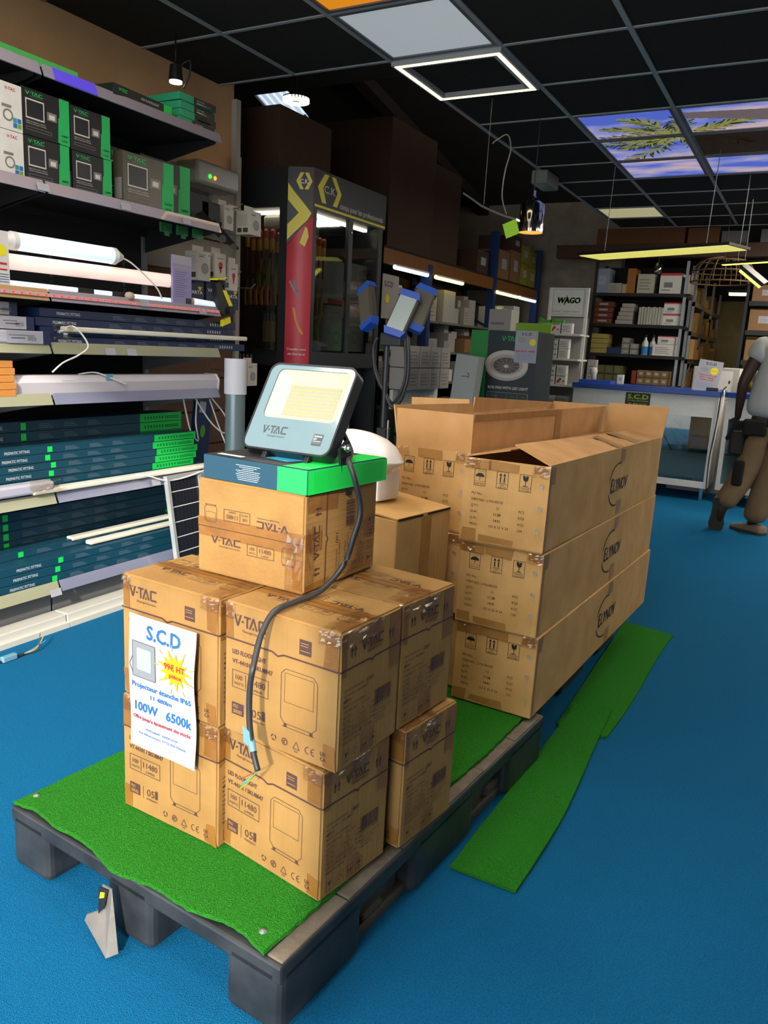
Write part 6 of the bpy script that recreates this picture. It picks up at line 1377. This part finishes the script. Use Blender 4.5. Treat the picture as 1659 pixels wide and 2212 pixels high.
t = thing('exit_light', 'grey emergency exit light box under the ceiling edge', 'emergency light', (-2.19, 6.28, 2.56)); B().box(0, 0, 0, .13, .32, .10, r=.01).out('body', mat('exit_grey', '8c8e84', .4), t); B().box(.01, .02, -.004, .12, .30, .0).out('lens', mat('exit_lens', '5c8468', .3), t)
t = thing('ring_spotlight', 'round lit ring spotlight hanging by the skylight', 'spotlight', (-4.45, 6.25, 3.36)); b = B(); b.lathe([(.045, -.01), (.12, -.01), (.12, .02), (.045, .02), (.045, -.01)], n=28); b.out('ring', mat('ring_glow', 'fffbe0', .4, emit='fff6d0', es=5), t); B().cyl((0, 0, .02), (0, 0, .95), .01, n=8).out('rod', BLACKM, t); B().cyl((0, 0, .0), (0, 0, .03), .12, n=24).out('back', BLACKM, t)

# ================================================================ PERSON AT THE COUNTER
SKIN = mat('skin_dark', '3a2218', .5); SHIRT = mat('white_shirt', 'b4b4b0', .85, bump=.2, bscale=12); TROU = mat('tan_trousers', '84694a', .85, noise=.12, nscale=12, bump=.5, bscale=14)
def skinned(name, V, E, rad, m, parent, lv=2, root=0):
    me = bpy.data.meshes.new(name); me.from_pydata(V, E, []); o = bpy.data.objects.new(name, me); COL.objects.link(o); o.parent = parent
    bm = bmesh.new(); bm.from_mesh(me); L_ = bm.verts.layers.skin.verify(); bm.verts.ensure_lookup_table()
    for i, v in enumerate(bm.verts): r_ = rad[i]; v[L_].radius = (r_, r_) if not isinstance(r_, tuple) else r_; v[L_].use_root = (i == root)
    bm.to_mesh(me); bm.free(); me.materials.append(m)
    s = o.modifiers.new('skin', 'SKIN'); s.use_smooth_shade = True; s.branch_smoothing = .4
    q = o.modifiers.new('sub', 'SUBSURF'); q.levels = lv; q.render_levels = lv
    return o
pr = thing('person', 'person in white shirt and tan work trousers standing at the counter', 'person', (-.22, 6.42, 0))
# joints: pelvis, spine, chest, neck, head, arms, legs
V = [(0, 0, .90), (.01, .02, 1.08), (.02, .05, 1.26), (.03, .07, 1.40), (.035, .08, 1.47), (.04, .10, 1.56), (.04, .11, 1.68),
     (-.15, .03, 1.37), (-.235, -.03, 1.12), (-.245, .02, .90), (-.245, .035, .85),
     (.20, .06, 1.37), (.27, .18, 1.14), (.24, .40, 1.06), (.235, .45, 1.06),
     (-.09, 0, .86), (-.13, -.03, .50), (-.26, -.12, .16), (.09, .0, .86), (.03, .01, .48), (-.035, -.02, .09),
     (-.26, -.10, .10), (-.27, -.05, .03), (-.05, .06, .03)]
E_ = [(0, 1), (1, 2), (2, 3), (3, 4), (4, 5), (5, 6), (3, 7), (7, 8), (8, 9), (9, 10), (3, 11), (11, 12), (12, 13), (13, 14), (0, 15), (15, 16), (16, 17), (0, 18), (18, 19), (19, 20), (17, 21), (21, 22), (20, 23)]
rad = [.12, .11, .13, .10, .055, .09, .075, .06, .043, .030, .034, .06, .043, .03, .034, .09, .065, .04, .09, .065, .04, .035, .03, .035]
# fingers of both hands grow out of the palms
def fingers(V, E_, rad, base, dirs):
    for k, (dx, dy, dz, l) in enumerate(dirs):
        b0 = V[base]; i = len(V)
        V.append((b0[0] + dx * .3, b0[1] + dy * .3, b0[2] + dz * .3)); V.append((b0[0] + dx, b0[1] + dy, b0[2] + dz)); V.append((b0[0] + dx * 1.2 + .012, b0[1] + dy * 1.2 + .012, b0[2] + dz * 1.0 - l))
        E_ += [(base, i), (i, i + 1), (i + 1, i + 2)]; rad += [.012, .0095, .0085]
fingers(V, E_, rad, 10, [(-.025, .02, -.055, .030), (-.008, .022, -.065, .034), (.010, .022, -.065, .032), (.028, .018, -.055, .026), (-.04, .01, -.015, .018)])
fingers(V, E_, rad, 14, [(-.03, .06, .0, .020), (-.01, .07, .0, .022), (.012, .07, .0, .022), (.032, .06, 0, .018), (-.045, .02, .0, .010)])
skinned('body', V, E_, rad, SKIN, pr)
b = B(); b.lathe([(0, .13), (.05, .12), (.082, .08), (.090, .02), (.086, -.03), (.07, -.05)], (.04, .10, 1.66), 20); b.out('hair', mat('hair_black', '0c0a09', .8), pr)
for s in (-1, 1): B().lathe([(0, -.022), (.010, -.018), (.014, 0), (.010, .02), (0, .024)], (.04 + s * .093, .105, 1.64), 10).out('ear', SKIN, pr)
skinned('shirt', [(0, 0, .84), (.0, .01, .98), (.01, .02, 1.10), (.02, .05, 1.27), (.03, .065, 1.40), (-.14, .03, 1.385), (-.195, .0, 1.26), (.20, .06, 1.385), (.235, .11, 1.26), (.035, .08, 1.45)],
        [(0, 1), (1, 2), (2, 3), (3, 4), (4, 5), (5, 6), (4, 7), (7, 8), (4, 9)], [(.225, .16), (.21, .15), (.20, .145), (.20, .145), (.14, .115), .105, .095, .105, .09, .07], SHIRT, pr, root=0)
skinned('trousers', [(0, 0, .88), (0, 0, .80), (-.085, 0, .74), (-.115, -.02, .52), (-.18, -.07, .34), (-.262, -.115, .185), (.085, 0, .74), (.045, .01, .50), (.0, -.01, .28), (-.035, -.02, .075)],
        [(0, 1), (1, 2), (2, 3), (3, 4), (4, 5), (1, 6), (6, 7), (7, 8), (8, 9)], [(.185, .135), (.185, .14), .115, .10, .092, .082, .115, .105, .096, .09], TROU, pr, root=0)
b = B(); b.box(-.19, -.160, .74, -.03, -.130, .86, r=.02, seg=3); b.out('back_pocket', mat('black_cloth', '14120f', .9), pr)
b = B(); b.box(-.27, -.12, .58, -.17, .0, .76, r=.025, seg=3); b.out('tool_pouch', mat('pouch_brown', '201512', .7), pr); b = B(); b.tube([(-.17, -.10, .84), (-.24, -.11, .80), (-.29, -.10, .70), (-.26, -.1, .72)], .012); b.out('strap', MATS['black_cloth'], pr)
b = B(); b.box(-.215, -.165, .36, -.14, -.09, .55, r=.02, seg=3); b.out('knee_patch', MATS['black_cloth'], pr)
def shoe(M, nm='shoe'):
    b = B(); b.M = M
    prof = [(-.125, .030), (-.10, .045), (-.04, .038), (.02, .042), (.08, .052), (.125, .046), (.155, .02)]
    low = [(x, w) for x, w in prof]; vs = []; fs = []
    for x, w in prof:
        hgt = .075 if x < .02 else (.06 if x < .1 else .04)
        vs += [(-w, x, .018), (-w * .9, x, hgt * .8), (0, x, hgt), (w * .9, x, hgt * .8), (w, x, .018)]
    for i in range(len(prof) - 1):
        for k in range(4): fs.append((i * 5 + k, (i + 1) * 5 + k, (i + 1) * 5 + k + 1, i * 5 + k + 1))
    fs += [(0, 1, 2, 3, 4), tuple(30 + k for k in (4, 3, 2, 1, 0))]
    b.add(vs, fs, 0, True); o = b.out(nm, mat('shoe_tan', '7a6858', .7), pr)
    b = B(); b.M = M; r_ = [(w + .004, x) for x, w in prof]; b.prism([(a, x, 0) for a, x in r_] + [(-a, x, 0) for a, x in r_[::-1]], (0, 0, .02)); b.out('sole', mat('sole_grey', '3a3a30', .8), o)
shoe(Matrix.Translation((-.05, .0, .002)) @ Matrix.Rotation(R(58), 4, 'Z') )
shoe(Matrix.Translation((-.275, -.135, .135)) @ Matrix.Rotation(R(8), 4, 'Z') @ Matrix.Rotation(R(-76), 4, 'X'))
